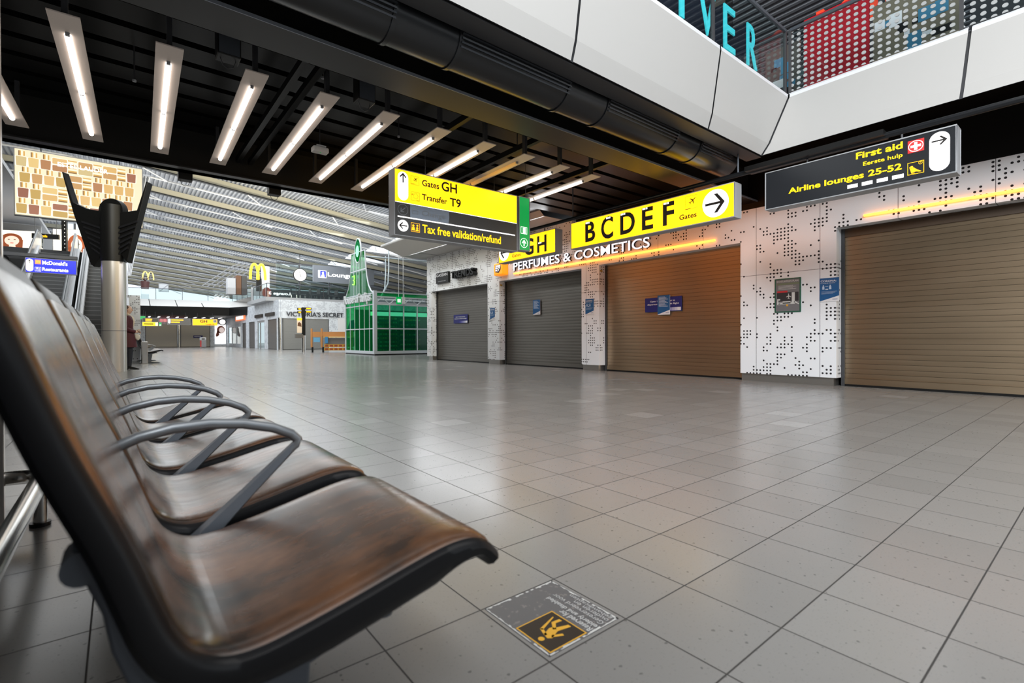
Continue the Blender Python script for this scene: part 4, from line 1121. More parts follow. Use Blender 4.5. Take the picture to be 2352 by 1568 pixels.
# ================================================================== LEFT UPPER FLOOR: POSTERS, DISPLAY, GLASS
def face_poster(label, loc, w_, h, skin, flip):
    t = thing('light_poster', label, 'poster', loc, -.4)
    MB().box(0, w_, 0, .08, 0, h).build('frame', M_MGREY, t)
    MB().box(.02, w_ - .02, -.006, 0, .02, h - .02).build('lit_sheet', mat('poster_cream', (.9, .86, .72), .4, emit=(1, .95, .80), strength=.95), t)
    b = MB(); b.disc(.52 * w_, .66 * h, .19 * w_, -.0075, 24, .22 * h); b.poly([(.36 * w_, .10 * h), (.70 * w_, .05 * h), (.72 * w_, .66 * h), (.33 * w_, .66 * h)], -.0072)
    b.build('hair_picture', mat('poster_hair', (.25, .06, .02), .5, emit=(.28, .07, .025), strength=.7), t)
    b = MB(); b.disc(.53 * w_, .62 * h, .125 * w_, -.009, 24, .17 * h); b.poly([(.47 * w_, .30 * h), (.60 * w_, .30 * h), (.58 * w_, .55 * h), (.49 * w_, .55 * h)], -.0085)
    b.build('face_picture', mat('poster_skin', (.85, .6, .48), .5, emit=(.95, .66, .52), strength=.85), t)
    b = MB()
    for dx in (-.05, .05): b.disc((.53 + dx) * w_, .66 * h, .022 * w_, -.0105, 10, .012 * h)
    b.build('eyes_picture', M_BLACK, t)
    b = MB(); b.disc(.53 * w_, .535 * h, .035 * w_, -.0105, 12, .014 * h); b.build('mouth_picture', M_RED, t)
    return t
face_poster('lit poster of a red-haired face high at the left edge', (-5.1, 34.0, 4.75), 2.3, 1.35, 0, 0)
face_poster('lit poster of a red-haired face above the escalator by the column', (-2.35, 31.0, 3.95), 1.75, 2.0, 0, 1)
t = thing('display_sign', 'small black information display with orange letters under the grey soffit', 'display', (-3.0, 30.5, 5.35), -.3)
MB().box(0, .95, 0, .12, 0, .22).build('case', M_BLACK, t); text('Cocktails', .08, .55, .06, .17, -.004, M_LITO, t)
for x in (.1, .85): MB().cyl((x, .06, .22), (x, .06, 1.2), .012, n=6).build('hanger_rod', M_GREYP, t)
t = thing('perforated_post', 'tall black post with a row of white dots by the escalators', 'post', (-1.98, 30.0, 4.5), -.4)
MB().box(0, .18, 0, .12, .02, 2.0).build('post', M_BLACK, t)
b = MB()
for k in range(11): b.disc(.12, .12 + .17 * k, .022, -.002, 10)
b.build('dots', M_PAPER, t)

# white window wall with pale mullions on the far left
b = MB(); b.box(-3.0, .6, 50, 50.1, 4.5, 9.6)
struct(b.build('window_2', mat('bright_window', (.8, .9, 1), .3, emit=(.86, .94, 1), strength=.9)), 'bright window wall beyond the left upper floor')
for i, x in enumerate((-2.6, -1.9, -1.2, -.5)):
    b = MB().box(x, x + .12, 49.7, 50, 4.5, 9.6); struct(b.build('trim_9', M_MGREY))

# ================================================================== PERSON BY THE COLUMN
def skinned(nodes, edges, name, m, parent, sub=2, extra=None):
    me = bpy.data.meshes.new(name); me.from_pydata([n[0] for n in nodes], edges, [])
    o = bpy.data.objects.new(name, me); COL.objects.link(o)
    s_ = o.modifiers.new('skin', 'SKIN'); sd = o.modifiers.new('sub', 'SUBSURF'); sd.levels = sub; sd.render_levels = sub
    for v, n in zip(me.skin_vertices[0].data, nodes): v.radius = (n[1], n[2] if len(n) > 2 else n[1])
    me.skin_vertices[0].data[0].use_root = True
    dg = bpy.context.evaluated_depsgraph_get(); dg.update()
    m2 = bpy.data.meshes.new_from_object(o.evaluated_get(dg))
    COL.objects.unlink(o); bpy.data.objects.remove(o)
    if extra:
        bm = bmesh.new(); bm.from_mesh(m2); em = bpy.data.meshes.new('x'); em.from_pydata([tuple(v) for v in extra.v], [], extra.f); bm.from_mesh(em); bm.to_mesh(m2); bm.free()
    m2.materials.clear(); m2.materials.append(m)
    for p in m2.polygons: p.use_smooth = True
    m2.name = name
    o = bpy.data.objects.new(name, m2); COL.objects.link(o); o.parent = parent
    return o
M_SKIN = mat('skin', (.62, .40, .30), .5); M_COAT = mat('dark_red_coat', (.065, .004, .010), .65); M_DARKCL = mat('navy_trousers', (.012, .014, .024), .7)
M_HAIR = mat('dark_brown_hair', (.05, .028, .016), .5); M_SCARF = mat('beige_scarf', (.62, .54, .42), .7)
t = thing('person', 'person in a dark red coat holding a pale bag, standing beside the steel column', 'person', (.165, 16.75, 0))
N = [((0, 0, .92), .13, .15), ((.0, 0, 1.10), .12, .13), ((-.01, 0, 1.30), .13, .16), ((.0, 0, 1.42), .07, .10), ((.02, 0, 1.50), .052),        # 0-4 trunk, neck
     ((.03, 0, 1.565), .050, .050), ((.03, 0, 1.62), .055, .055),                                                                                    # 5,6 head
     ((0, .09, .86), .085), ((.03, .09, .48), .058), ((-.02, .09, .09), .036), ((.02, .09, .04), .032), ((.14, .09, .03), .026),                     # 7-11 left leg
     ((0, -.09, .86), .085), ((.06, -.09, .48), .058), ((.05, -.09, .09), .036), ((.09, -.09, .04), .032), ((.21, -.09, .03), .026),                 # 12-16 right leg
     ((-.01, .19, 1.38), .052), ((-.04, .23, 1.12), .042), ((.18, .12, 1.02), .030), ((.24, .07, 1.03), .028),
     ((-.01, -.19, 1.38), .052), ((-.04, -.23, 1.12), .042), ((.18, -.12, 1.00), .030), ((.24, -.07, 1.01), .028)]
E_ = [(0, 1), (1, 2), (2, 3), (3, 4), (4, 5), (5, 6), (0, 7), (7, 8), (8, 9), (9, 10), (10, 11), (0, 12), (12, 13), (13, 14), (14, 15), (15, 16), (2, 17), (17, 18), (18, 19), (19, 20), (2, 21), (21, 22), (22, 23), (23, 24)]
ex = MB()
for s_ in (1, -1):
    for k in range(4):
        y = s_ * (.07 - .018 * k); L = (.062, .075, .070, .055)[k]
        ex.tube([(.245, y, 1.035 - .008 * k), (.245 + L * .55, y - s_ * .01, 1.03 - .012 * k), (.245 + L * .8, y - s_ * .03, 1.01 - .012 * k)], [.010, .009, .007], 8)
    ex.tube([(.235, s_ * .075, 1.05), (.265, s_ * .06, 1.075), (.285, s_ * .04, 1.07)], [.011, .010, .008], 8)
vs_ = []; n_ = 18
for i in range(1, 12):
    a = PI * i / 12; z = 1.605 + .118 * math.cos(a); lower = max(0.0, -math.cos(a))
    for k in range(n_):
        q = 2 * PI * k / n_
        vs_.append((.032 + .020 * lower + (.094 - .022 * lower) * math.sin(a) * math.cos(q), (.076 - .018 * lower) * math.sin(a) * math.sin(q), z))
ex.raw(vs_ + [(.032, 0, 1.723), (.052, 0, 1.487)], [(i * n_ + k, i * n_ + (k + 1) % n_, (i + 1) * n_ + (k + 1) % n_, (i + 1) * n_ + k) for i in range(10) for k in range(n_)] + [(k, (k + 1) % n_, 11 * n_) for k in range(n_)] + [(10 * n_ + k, 10 * n_ + (k + 1) % n_, 11 * n_ + 1) for k in range(n_)])
ex.tube([(.118, 0, 1.625), (.140, 0, 1.590), (.120, 0, 1.580)], [.007, .012, .009], 8)
for s_ in (1, -1): ex.tube([(.03, s_ * .072, 1.63), (.02, s_ * .088, 1.605), (.03, s_ * .074, 1.575)], [.010, .014, .008], 6)
body = skinned(N, E_, 'body', M_SKIN, t, 2, ex)
b = MB()
for s_ in (1, -1): b.lathe([(.0, -.008), (.007, -.004), (.007, .004), (.0, .008)], (.113, s_ * .030, 1.622), 8)
b.build('eyes', M_BLACK, t, smooth=True)
MB().tube([(.112, -.022, 1.552), (.119, 0, 1.550), (.112, .022, 1.552)], [.004, .006, .004], 6).build('mouth', mat('lips', (.35, .09, .08), .5), t)
skinned([((.062, 0, 1.695), .072, .066), ((-.005, 0, 1.668), .105, .100), ((-.045, 0, 1.57), .070, .078), ((-.07, 0, 1.49), .040, .05)], [(0, 1), (1, 2), (2, 3)], 'hair', M_HAIR, t)
# coat: a lofted shell from collar to hem, sleeves
b = MB(); secs = [(1.46, .085, .095, 0), (1.41, .12, .20, 0), (1.30, .155, .215, 0), (1.12, .145, .185, 0), (1.00, .155, .195, .01), (.80, .185, .225, .02), (.60, .205, .245, .025)]
n = 24; vs_ = []
for z, rx, ry, dx in secs:
    for k in range(n): vs_.append((dx + rx * math.cos(2 * PI * k / n), ry * math.sin(2 * PI * k / n), z))
b.raw(vs_, [(i * n + k, i * n + (k + 1) % n, (i + 1) * n + (k + 1) % n, (i + 1) * n + k) for i in range(len(secs) - 1) for k in range(n)])
for s_ in (1, -1): b.tube([(-.01, s_ * .17, 1.39), (-.03, s_ * .235, 1.25), (-.045, s_ * .25, 1.11), (.06, s_ * .20, 1.05), (.17, s_ * .13, 1.015)], [.075, .070, .064, .056, .048], 14)
b.build('coat', M_COAT, t, smooth=True)
b = MB()
for s_, dx in ((1, 0), (-1, .03)): b.tube([(0, s_ * .09, .90), (.03 + dx, s_ * .09, .48), (-.02 + dx * 2, s_ * .09, .10)], [.105, .078, .062], 14)
b.build('trousers', M_DARKCL, t, smooth=True)
for s_, dx in ((1, 0), (-1, .07)):
    MB().prism([(-.07 + dx, 0), (-.04 + dx, 0), (-.03 + dx, .03), (.10 + dx, .004), (.19 + dx, .0), (.20 + dx, .025), (.12 + dx, .055), (.0 + dx, .10), (-.07 + dx, .10)], 'y', s_ * .09 - .038, s_ * .09 + .038).build('shoe', M_BLACK, t, bevel=.012)
b = MB(); b.tube([(.06, .08, 1.45), (.11, .02, 1.40), (.13, -.02, 1.28), (.12, -.01, 1.15)], [.035, .04, .045, .03], 10, flat=1.3); b.tube([(.05, -.09, 1.46), (-.05, 0, 1.47), (.05, .09, 1.46)], [.04, .045, .04], 10)
b.build('scarf', M_SCARF, t, smooth=True)
tg = thing('handbag', 'pale beige bag held by the person in the dark red coat', 'bag', (.165, 16.75, 0))
MB().prism([(.16, .96), (.27, .95), (.30, .86), (.25, .77), (.18, .82)], 'y', -.08, .08).build('bag_body', mat('pale_bag', (.62, .58, .52), .5), tg, bevel=.03)
MB().tube([(.17, 0, .97), (.20, 0, 1.06), (.27, 0, 1.07), (.30, 0, .96)], .010, 8).build('handle', M_SCARF, tg, smooth=True)
t = thing('steel_post', 'short brushed steel post at the end of the distant seats', 'post', (.655, 20.0, 0))
MB().box(-.09, .09, -.05, .05, 0, .74).build('post', M_STEEL, t, bevel=.03); MB().box(-.11, .11, -.07, .07, 0, .012).build('base_plate', M_STEEL, t)

# ================================================================== FAR SHOPS
M_SHUTF = mat('far_shutter_beige', (.50, .465, .40), .5, .2); M_SHUTD = mat('far_shutter_dark', (.17, .16, .155), .45, .4)
shutter(2.1, 4.82, 2.36, 'beige far shutter left of the polished steel column', loc=(2.1, 62.02, 0), rz=0, m=M_SHUTF, group='closed shutters of the far shops')
shutter(5.06, 7.75, 2.36, 'beige far shutter with a small navy notice', loc=(5.06, 62.02, 0), rz=0, m=M_SHUTF, group='closed shutters of the far shops')
shutter(9.58, 13.0, 2.36, 'grey shutter under the VICTORIAS SECRET lettering', loc=(9.58, 39.46, 0), rz=0, m=mat('far_shutter_grey', (.27, .275, .27), .5, .3), group='closed shutters of the far shops')
for (a, c), lab in (((40.2, 43.1), 'dark shutter next to the polished corner column'), ((47.9, 50.4), 'dark shutter between the glass showcase and a white pillar'), ((51.7, 53.6), 'narrow dark shutter furthest along the side passage')):
    shutter(a, c, 2.36, lab, loc=(9.42, c, 0), m=M_SHUTD, group='closed shutters of the side passage')
t = thing('showcase', 'glass fronted shop entrance with a pale frame in the side passage', 'shop window', (9.40, 47.0, 0), RX)
b = MB(); b.box(0, 2.8, 0, .08, 2.2, 2.36); b.box(0, .12, 0, .08, 0, 2.2); b.box(2.7, 2.8, 0, .08, 0, 2.2); b.box(.9, 1.0, 0, .08, 0, 2.2); b.build('frame', M_LGREY, t)
MB().box(.12, 2.7, .03, .04, .05, 2.2).build('glass', M_GLASS, t); MB().box(1.2, 2.6, .6, .7, 0, 1.9).build('inner_panel', M_SHUTD, t)
t = thing('showcase', 'wide white showcase at the end of the side passage', 'shop window', (9.40, 61.9, 0), RX)
b = MB(); b.box(0, 7.7, 0, .1, 0, .35); b.box(0, 7.7, 0, .1, 2.05, 2.36)
for x in (0, 2.4, 4.9, 7.5): b.box(x, x + .2, 0, .1, .35, 2.05)
b.build('frame', M_STUC, t); MB().box(0, 7.7, .5, .6, 0, 2.36).build('back_panel', M_PAPER, t); MB().box(5.2, 7.2, .2, .3, .4, 2.0).build('grey_panel', M_MGREY, t); MB().box(.2, 7.5, .04, .05, .35, 2.05).build('glass', M_GLASS, t)
MB().box(4.0, 4.3, .1, .3, .35, .75).build('red_box', mat('red_paint', (.35, .03, .04), .5), t)
for y, lab in ((47.4, 'black letter bar over the glass shop entrance'), (43.5, 'black letter bar over the dark shutter by the corner column')):
    t = thing('shop_letters', lab, 'shop sign', (9.35, y, 2.62), RX)
    MB().box(0, 2.8, -.12, 0, 0, .26).build('letter_bar', M_SIGNBLK, t, bevel=.02)
t = thing('lit_fascia', 'red and white lit fascia at the end of the side passage', 'shop sign', (9.33, 56.5, 2.62), RX)
MB().box(0, 4.6, -.06, 0, 0, .45).build('red_board', mat('lit_red_orange', (.8, .2, .1), .4, emit=(1, .25, .08), strength=.8), t); MB().box(.4, 4.0, -.07, -.06, .12, .42).build('white_field', M_LITW, t)
t = thing('shop_letters', 'dark serif lettering VICTORIAS SECRET over the grey far shutter', 'shop sign', (9.83, 39.4, 2.52), 0)
text("VICTORIA'S SECRET", 0, 4.3, 0, .36, -.05, None, t, 'letter_bodies', bold=.01, extrude=.04, mats=[mat('letter_charcoal', (.05, .055, .07), .5)])
t = thing('light_poster', 'white poster panel with a dark blue figure behind the green glass house', 'poster', (13.7, 39.38, .95), 0)
MB().box(0, 1.7, -.03, 0, -.1, 1.5).build('sheet', M_PAPER, t); MB().poly([(.55, .3), (.75, .6), (.95, 1.3), (1.3, 1.4), (1.4, .5), (.9, .2)], -.035).build('figure_picture', M_NAVY, t)
t = thing('light_poster', 'white poster with a curly red-haired figure on the far wall', 'poster', (8.2, 61.96, .30), 0)
MB().box(0, 1.0, -.03, 0, 0, 2.1).build('sheet', M_LITW, t); b = MB(); b.disc(.55, 1.55, .38, -.035, 20, .42); b.poly([(.2, 1.5), (.35, 1.4), (.4, .95), (.15, .75), (.05, .9)], -.035); b.build('hair_picture', mat('poster_red_hair', (.35, .07, .04), .5), t)
b = MB(); b.disc(.62, 1.5, .25, -.04, 20, .30); b.build('face_picture', mat('poster_pale_skin', (.9, .75, .72), .5, emit=(.9, .75, .72), strength=.5), t)
t = thing('notice_board', 'tiny navy notice on the beige far shutter', 'notice', (6.2, 61.98, .95), 0)
MB().box(0, .85, -.03, 0, 0, .26).build('board', M_NAVY, t); b = MB(); rect(b, .08, .70, .11, .17, -.035); b.build('small_print', M_PAPER, t)
t = thing('ring_lamp', 'round white lamp above the red-haired far poster', 'lamp', (8.7, 60.5, 2.65), 0)
b = MB(); b.tube([(.32 * math.cos(2 * PI * k / 20), 0, .32 * math.sin(2 * PI * k / 20)) for k in range(21)], .04, 8, caps=False); b.build('ring', M_GREYP, t, smooth=True); MB().disc(0, 0, .29, .0, 24).build('diffuser', M_LITW, t)
# far hanging signs under the gallery
def far_sign(label, x, y, z, w_, h, m, pieces, rod=.5):
    t = sign_case('hanging_sign', label, 'sign', (x, y, z), 0, w_, h, .14, m, group='far hanging signs')
    for a in pieces:
        if a[0]: text(a[0], a[1], a[2], a[3], a[4], .002, a[5], t, bold=.03)
        else: b = MB(); rect(b, a[1], a[2], a[3], a[4], .002); b.build('text_line', a[5], t)
    for xx in (.2 * w_, .8 * w_): MB().cyl((xx, .07, h), (xx, .07, h + rod), .012, n=6).build('hanger_rod', M_GREYP, t)
    return t
t = far_sign('amber far hanging sign with GH and a round arrow', 4.95, 50, 2.0, 1.85, .56, mat('lit_amber_panel', (.9, .45, 0), .4, emit=(1, .38, .002), strength=1.15), [('GH', .55, 1.08, .24, .48, M_SIGNBLK), ('Transfer T9', .95, 1.6, .06, .14, M_BROWN)])
MB().disc(1.66, .38, .14, .002, 20).build('arrow_disc', M_LGREY, t); MB().poly(arrow_pts(1.66, .38, .2, -1.1), .001).build('arrow', M_SIGNBLK, t)
t = far_sign('grey far hanging sign with two orange lines', 3.2, 50, 2.03, 1.6, .54, M_SIGNGREY, [('', .25, 1.1, .36, .45, M_LITO), ('', .25, .85, .18, .27, M_LITO)])
MB().prism(stadium(.12, .12, .50, .08), 'y', .0018, .0028).build('arrow_field', M_LITW, t)
t = far_sign('dark far hanging sign with two orange lines over a yellow one', 1.45, 48, 2.18, 1.03, .31, M_SIGNDARK, [('', .2, .62, .17, .25, M_LITO), ('', .2, .6, .05, .12, M_LITO)])
t = far_sign('yellow far hanging sign below the dark one', 1.45, 48, 1.86, 1.0, .31, M_YEL2, [('', .1, .7, .12, .2, M_BROWN)], rod=.012)
MB().box(.84, .97, .001, .004, .04, .27).build('arrow_field', M_LITW, t)
t = far_sign('small green far exit sign beside the yellow one', 2.5, 48, 1.86, .18, .30, M_GREEN, [('', .05, .13, .05, .12, M_LITW)])
t = far_sign('green far exit sign high under the gallery edge', 1.15, 52, 2.5, .65, .29, M_GREEN, [('', .1, .25, .1, .2, M_LITW)])
for k in range(10):
    t = thing('ceiling_lamp', 'small white lamp under the far gallery, number %s from the left' % ORD[k], 'lamp', (1.6 + .75 * k, 59.5, 2.985), 0, 'lamps under the far gallery')
    MB().box(-.07, .07, -.9, .9, 0, .05).build('diffuser', M_LITW, t); MB().box(-.09, .09, -.95, .95, .05, .065).build('housing', M_LGREY, t)
t = thing('red_banner', 'faint red letters high on the far white wall', 'shop sign', (3.3, 61.95, 2.6), 0)
b = MB()
for k in range(7): b.box(.32 * k, .32 * k + .24, -.05, 0, .02, .30)
b.build('letter_bodies', mat('lit_pink_red', (.8, .2, .2), .4, emit=(1, .35, .35), strength=.7), t, merge=False)
t = thing('waste_bin', 'red and grey bin on small feet in front of the far shutters', 'bin', (5.85, 51.3, 0))
MB().box(-.22, .22, -.16, .16, .12, .70).build('body', mat('bin_red', (.42, .03, .03), .5), t, bevel=.03); MB().box(-.12, .24, -.17, -.155, .12, .72).build('grey_panel', M_MGREY, t)
MB().box(-.24, .24, -.18, .18, .70, .96).build('lid', M_LGREY, t, bevel=.05); b = MB().box(-.12, .12, -.19, -.17, .78, .88).build('slot', M_BLACK, t)
for x in (-.15, .15): MB().box(x - .06, x + .06, -.1, .1, 0, .13).build('foot', M_MGREY, t)

# gallery balustrades
def balustrade(pts, h, step, label, m=None):
    """glass panels between slim posts with a top rail, along a polyline of floor points"""
    t = thing('glass_balustrade', label, 'balustrade', pts[0])
    P0 = Vector(pts[0]); R = [Vector(p) - P0 for p in pts]
    for a, c in zip(R[:-1], R[1:]):
        b = MB(); d = (c - a).normalized(); nn = Vector((-d.y, d.x, 0)) * .006
        z_ = Vector((0, 0, h - .04))
        b.raw([a + nn, c + nn, c + nn + z_, a + nn + z_, a - nn, c - nn, c - nn + z_, a - nn + z_], [(0, 1, 2, 3), (7, 6, 5, 4), (0, 4, 5, 1), (3, 2, 6, 7), (0, 3, 7, 4), (1, 5, 6, 2)])
        b.build('glass', m or M_GLASS, t)
        L = (c - a).length; n = max(1, round(L / step))
        for k in range(n + 1):
            p = a + (c - a) * (k / n)
            MB().box(p.x - .02, p.x + .02, p.y - .02, p.y + .02, p.z - .05, p.z + h).build('post', M_GREYP, t)
    MB().tube([r + Vector((0, 0, h)) for r in R], .03, 8).build('top_rail', M_ALU, t, smooth=True)
    return t
balustrade([(.7, 57.5, 4.6), (8.95, 56.1, 4.6), (9.3, 48.3, 4.6)], 1.02, 2.0, 'glass balustrade on the edge of the far gallery')
balustrade([(8.9, 46, 4.05), (8.9, 41.2, 4.05), (26, 41.2, 4.05)], 1.05, 2.1, 'glass balustrade on top of the white far shop block')
b = MB(); b.box(8.8, 26, 41.1, 48, 3.75, 4.05); struct(b.build('floor', M_LGREY), 'upper floor above the far shop block')
# lounge: dark lower band with mirrored lettering, lounge board, clock, glazed rooms
t = thing('lounge_counter', 'dark counter behind the balustrade with reversed lounge lettering', 'counter', (9.2, 43.5, 4.05))
MB().box(0, 8, 0, .6, 0, .82).build('counter', M_GREYP, t); MB().disc(.2, .5, .34, -.01, 18, .45).build('red_disc', mat('muted_red', (.28, .05, .04), .5), t)
o = text('Lounge 3', .35, 2.0, .32, .62, -.015, M_LITW, t, bold=.02)
for v in o.data.vertices: v.co.x = 2.35 - v.co.x
rnd = random.Random(5)
for k in range(9):
    t = thing('lounge_chair', 'dark lounge chair behind the upper glass balustrade, place %s from the left' % ORD[k], 'chair', (11.2 + .75 * k, 42.4 + .3 * (k % 2), 4.05), rnd.random() * 2, 'dark chairs in the upper lounge')
    MB().box(-.25, .25, -.25, .25, .36, .46).build('seat', M_GREYP, t, bevel=.03); MB().box(-.25, .25, .2, .27, .46, .92).build('backrest', M_GREYP, t, bevel=.03)
    for sx in (-.2, .2):
        for sy in (-.2, .2): MB().cyl((sx, sy, 0), (sx, sy, .36), .018, n=6).build('leg', M_STEEL, t)
t = thing('lounge_sign', 'wide grey board with white Lounge 3 lettering and a blue pictogram', 'sign', (13.22, 44, 5.80), 0)
MB().box(0, 5.5, 0, .25, 0, 1.42).build('board', mat('lounge_grey', (.17, .185, .21), .5), t)
b = MB(); rect(b, .40, 1.10, .35, 1.0, -.012); b.build('white_field', M_LITW, t); b = MB(); rect(b, .56, 1.06, .40, .95, -.02); b.build('blue_field', M_BLUE, t)
b = MB(); b.disc(.80, .78, .10, -.026, 14); b.poly([(.62, .42), (.95, .42), (.90, .68), (.70, .64)], -.026); b.build('figure', M_LITW, t)
text('Lounge 3', 1.22, 4.0, .40, .88, -.02, M_LITW, t, bold=.02)
t = thing('hanging_clock', 'round white clock hanging beside the lounge board', 'clock', (12.07, 43.8, 6.23), 0)
MB().cyl((0, 0, 0), (0, .2, 0), .56, n=36).build('case', M_BLACK, t, smooth=True); MB().disc(0, 0, .50, -.01, 36).build('dial', mat('clock_dial', (.85, .85, .8), .4, emit=(1, .99, .90), strength=.85), t)
b = MB()
for k in range(12):
    a = PI / 6 * k; b.poly([(.44 * math.cos(a) - .02, .44 * math.sin(a) - .02), (.44 * math.cos(a) + .02, .44 * math.sin(a) - .02), (.44 * math.cos(a) + .02, .44 * math.sin(a) + .02), (.44 * math.cos(a) - .02, .44 * math.sin(a) + .02)], -.014)
b.build('hour_marks', M_SIGNBLK, t)
b = MB(); b.poly([(-.02, 0), (.02, 0), (-.05, .40), (-.08, .40)], -.018); b.poly([(-.025, 0), (.025, 0), (.09, -.2), (.05, -.2)], -.018); b.build('hands', M_SIGNBLK, t)
MB().cyl((0, .1, .56), (0, .1, 2.0), .03, n=8).build('hanger_rod', M_GREYP, t)
b = MB(); b.box(9.0, 26, 47.4, 47.5, 4.05, 5.3); struct(b.build('wall_far', M_LGREY), 'pale wall of the upper lounge')
for i, (x0_, x1_) in enumerate(((11.0, 12.9), (13.1, 15.6), (15.8, 18.6))):
    b = MB(); b.box(x0_, x1_, 47.3, 47.36, 4.9, 7.6); struct(b.build('window_3', M_GLASS))
    b = MB(); b.box(x1_, x1_ + .12, 47.25, 47.4, 4.05, 7.6); b.box(x0_, x1_, 47.25, 47.4, 7.55, 7.7); struct(b.build('trim_10', M_GREYP, merge=False))
# arches sign and kiosk of the upper restaurant
t = thing('arches_sign', 'glowing yellow arches sign on a white slab above the gallery', 'sign', (8.65, 46, 5.80), 0)
def arch(cx, w_, h, s_): return [(cx - w_ * math.cos(PI * k / 16), s_, h * math.sin(PI * k / 16) ** .75 + .05) for k in range(17)]
M_ARCH = mat('lit_arch_yellow', (.95, .7, 0), .4, emit=(1, .72, .05), strength=1.35)
MB().tube(arch(.33, .30, 1.30, 0), .10, 10).build('arch', M_ARCH, t, smooth=True); MB().tube(arch(.88, .30, 1.30, 0), .10, 10).build('arch', M_ARCH, t, smooth=True)
MB().box(.95, 1.55, .15, .45, -.9, 1.25).build('white_slab', M_PAPER, t); MB().box(.55, .9, .15, .5, -.9, .2).build('black_slab', M_BLACK, t)
t = thing('kiosk', 'brown and dark kiosk blocks left of the glowing arches', 'kiosk', (7.75, 47, 4.6), 0)
MB().box(-.6, .0, 0, .8, 0, 1.35).build('grey_block', M_LGREY, t); MB().box(.05, .42, 0, .8, 0, 1.6).build('brown_block', mat('walnut', (.12, .05, .02), .5), t); MB().box(.45, .85, 0, .8, 0, 1.6).build('dark_block', M_GREYP, t)
# slanting lattice of steel ribs under the roof
t = thing('steel_lattice', 'slanting lattice of grey steel ribs left of the glowing arches', 'lattice', (5.45, 48.4, 5.25), 0)
for i in range(5): MB().tube([(.0 + .42 * i, 0, 0), (2.1 + .42 * i, .0, 1.75), (2.9 + .42 * i, .0, 2.2)], .045, 6).build('rib', M_MGREY, t)
for k in range(6): MB().tube([(.2 + .42 * k, 0, .17 + .35 * k), (2.0 + .42 * k, 0, .17 + .35 * k)], .03, 6).build('cross_bar', M_MGREY, t)
t = thing('arches_sign', 'faint small yellow arches sign far behind the gallery', 'sign', (2.3, 75, 8.1), 0)
for cx in (.3, .85): MB().tube(arch(cx, .27, .95, 0), .07, 8).build('arch', mat('pale_arch_yellow', (.9, .75, .3), .4, emit=(1, .85, .3), strength=.8), t, smooth=True)
MB().cyl((.57, 0, -8.1), (.57, 0, .05), .06, n=8).build('pole', M_LGREY, t)
t = thing('potted_plant', 'dark red plant pot with a few bare branches on the gallery rail', 'plant', (2.0, 58.6, 5.60), 0)
MB().box(-.3, .3, -.3, .3, -1.0, 0).build('plinth', M_PAPER, t)
MB().lathe([(0, 0), (.30, 0), (.38, .75), (.34, .75), (.30, .68), (0, .68)], (0, 0, 0), 18).build('pot', mat('dark_red_pot', (.07, .02, .02), .5), t, smooth=True)
b = MB(); rnd = random.Random(2)
for k in range(9):
    a = rnd.random() * 6.28; b.tube([(0, 0, .7), (.15 * math.cos(a), .15 * math.sin(a), .95), (.45 * math.cos(a), .3 * math.sin(a), 1.1 + .3 * rnd.random())], [.03, .02, .006], 5)
b.build('branches', mat('branch_brown', (.09, .03, .025), .6), t)
t = thing('gallery_sign', 'small square pale sign on the far gallery', 'sign', (3.0, 57.6, 5.35), 0)
b = MB(); frame_rect(b, 0, .8, 0, .8, .05, 0); b.build('frame', M_MGREY, t); MB().poly([(.05, .05), (.75, .75), (.75, .65), (.15, .05)], .002).build('line', M_MGREY, t); MB().box(.05, .75, .01, .03, .05, .75).build('sheet', M_LGREY, t)

# ================================================================== GREEN GLASS HOUSE
t = thing('glass_house', 'green glass shop with a tall bell gable and white lettering', 'kiosk', (9.65, 22.6, 0), 0)
W_, L_ = 6.0, 3.85
MB().box(-.02, W_, -.02, L_, .0, .10).build('plinth', M_BLACK, t)
fb = MB()
def bar(x0_, x1_, y0_, y1_, z0_, z1_): fb.box(x0_, x1_, y0_, y1_, z0_, z1_)
bar(-.09, .07, -.09, .07, .06, 3.12); bar(-.05, .05, L_ - .05, L_ + .05, .06, 3.0)
bar(-.06, W_, -.06, .06, .06, .20); bar(-.06, .06, -.06, L_, .06, .20)
for z in (1.29, 2.47, 2.84, 3.06): bar(0, W_, -.035, .035, z - .03, z + .03)
for z in (1.29, 2.47, 3.02): bar(-.03, .03, 0, L_, z - .025, z + .025)
for k in range(1, 8): bar(.75 * k - .025, .75 * k + .025, -.03, .03, .2, 2.47)
for x in (1.5, 3.0, 4.5): bar(x - .03, x + .03, -.03, .03, 2.47, 3.06)
for k in range(1, 6): bar(-.02, .02, L_ / 6 * k - .018, L_ / 6 * k + .018, .2, 3.02)
bar(0, W_, L_ - .04, L_ + .04, 3.0, 3.08); bar(W_ - .05, W_ + .05, -.05, .05, 0, 3.06)
for k in range(8):
    x = .75 * k; p = [(x, 0, 2.50), (x + .375, 0, 2.82), (x + .75, 0, 2.50)]
    fb.tube(p, .022, 6)
fb.build('frame', mat('zinc_frame', (.70, .74, .78), .35, .3), t, merge=False)
fp = MB(); fp.face([(0, 0, .2), (W_, 0, .2), (W_, 0, 2.45), (0, 0, 2.45)]); fp.build('front_glass', M_GGLASS_D, t)
fp = MB(); fp.face([(0, 0, .2), (0, L_, .2), (0, L_, 2.98), (0, 0, 2.98)]); fp.build('side_glass', M_GGLASS, t)
fp = MB(); fp.face([(0, 0, 2.87), (W_, 0, 2.87), (W_, 0, 3.03), (0, 0, 3.03)]); fp.build('upper_glass_band', M_GGLASS, t)
cyg = 2.10
gp = [(0, 3.03), (.25, 3.10), (.55, 3.35), (.85, 3.9), (1.05, 4.45), (1.18, 5.15), (1.22, 5.30), (1.75, 5.42)]
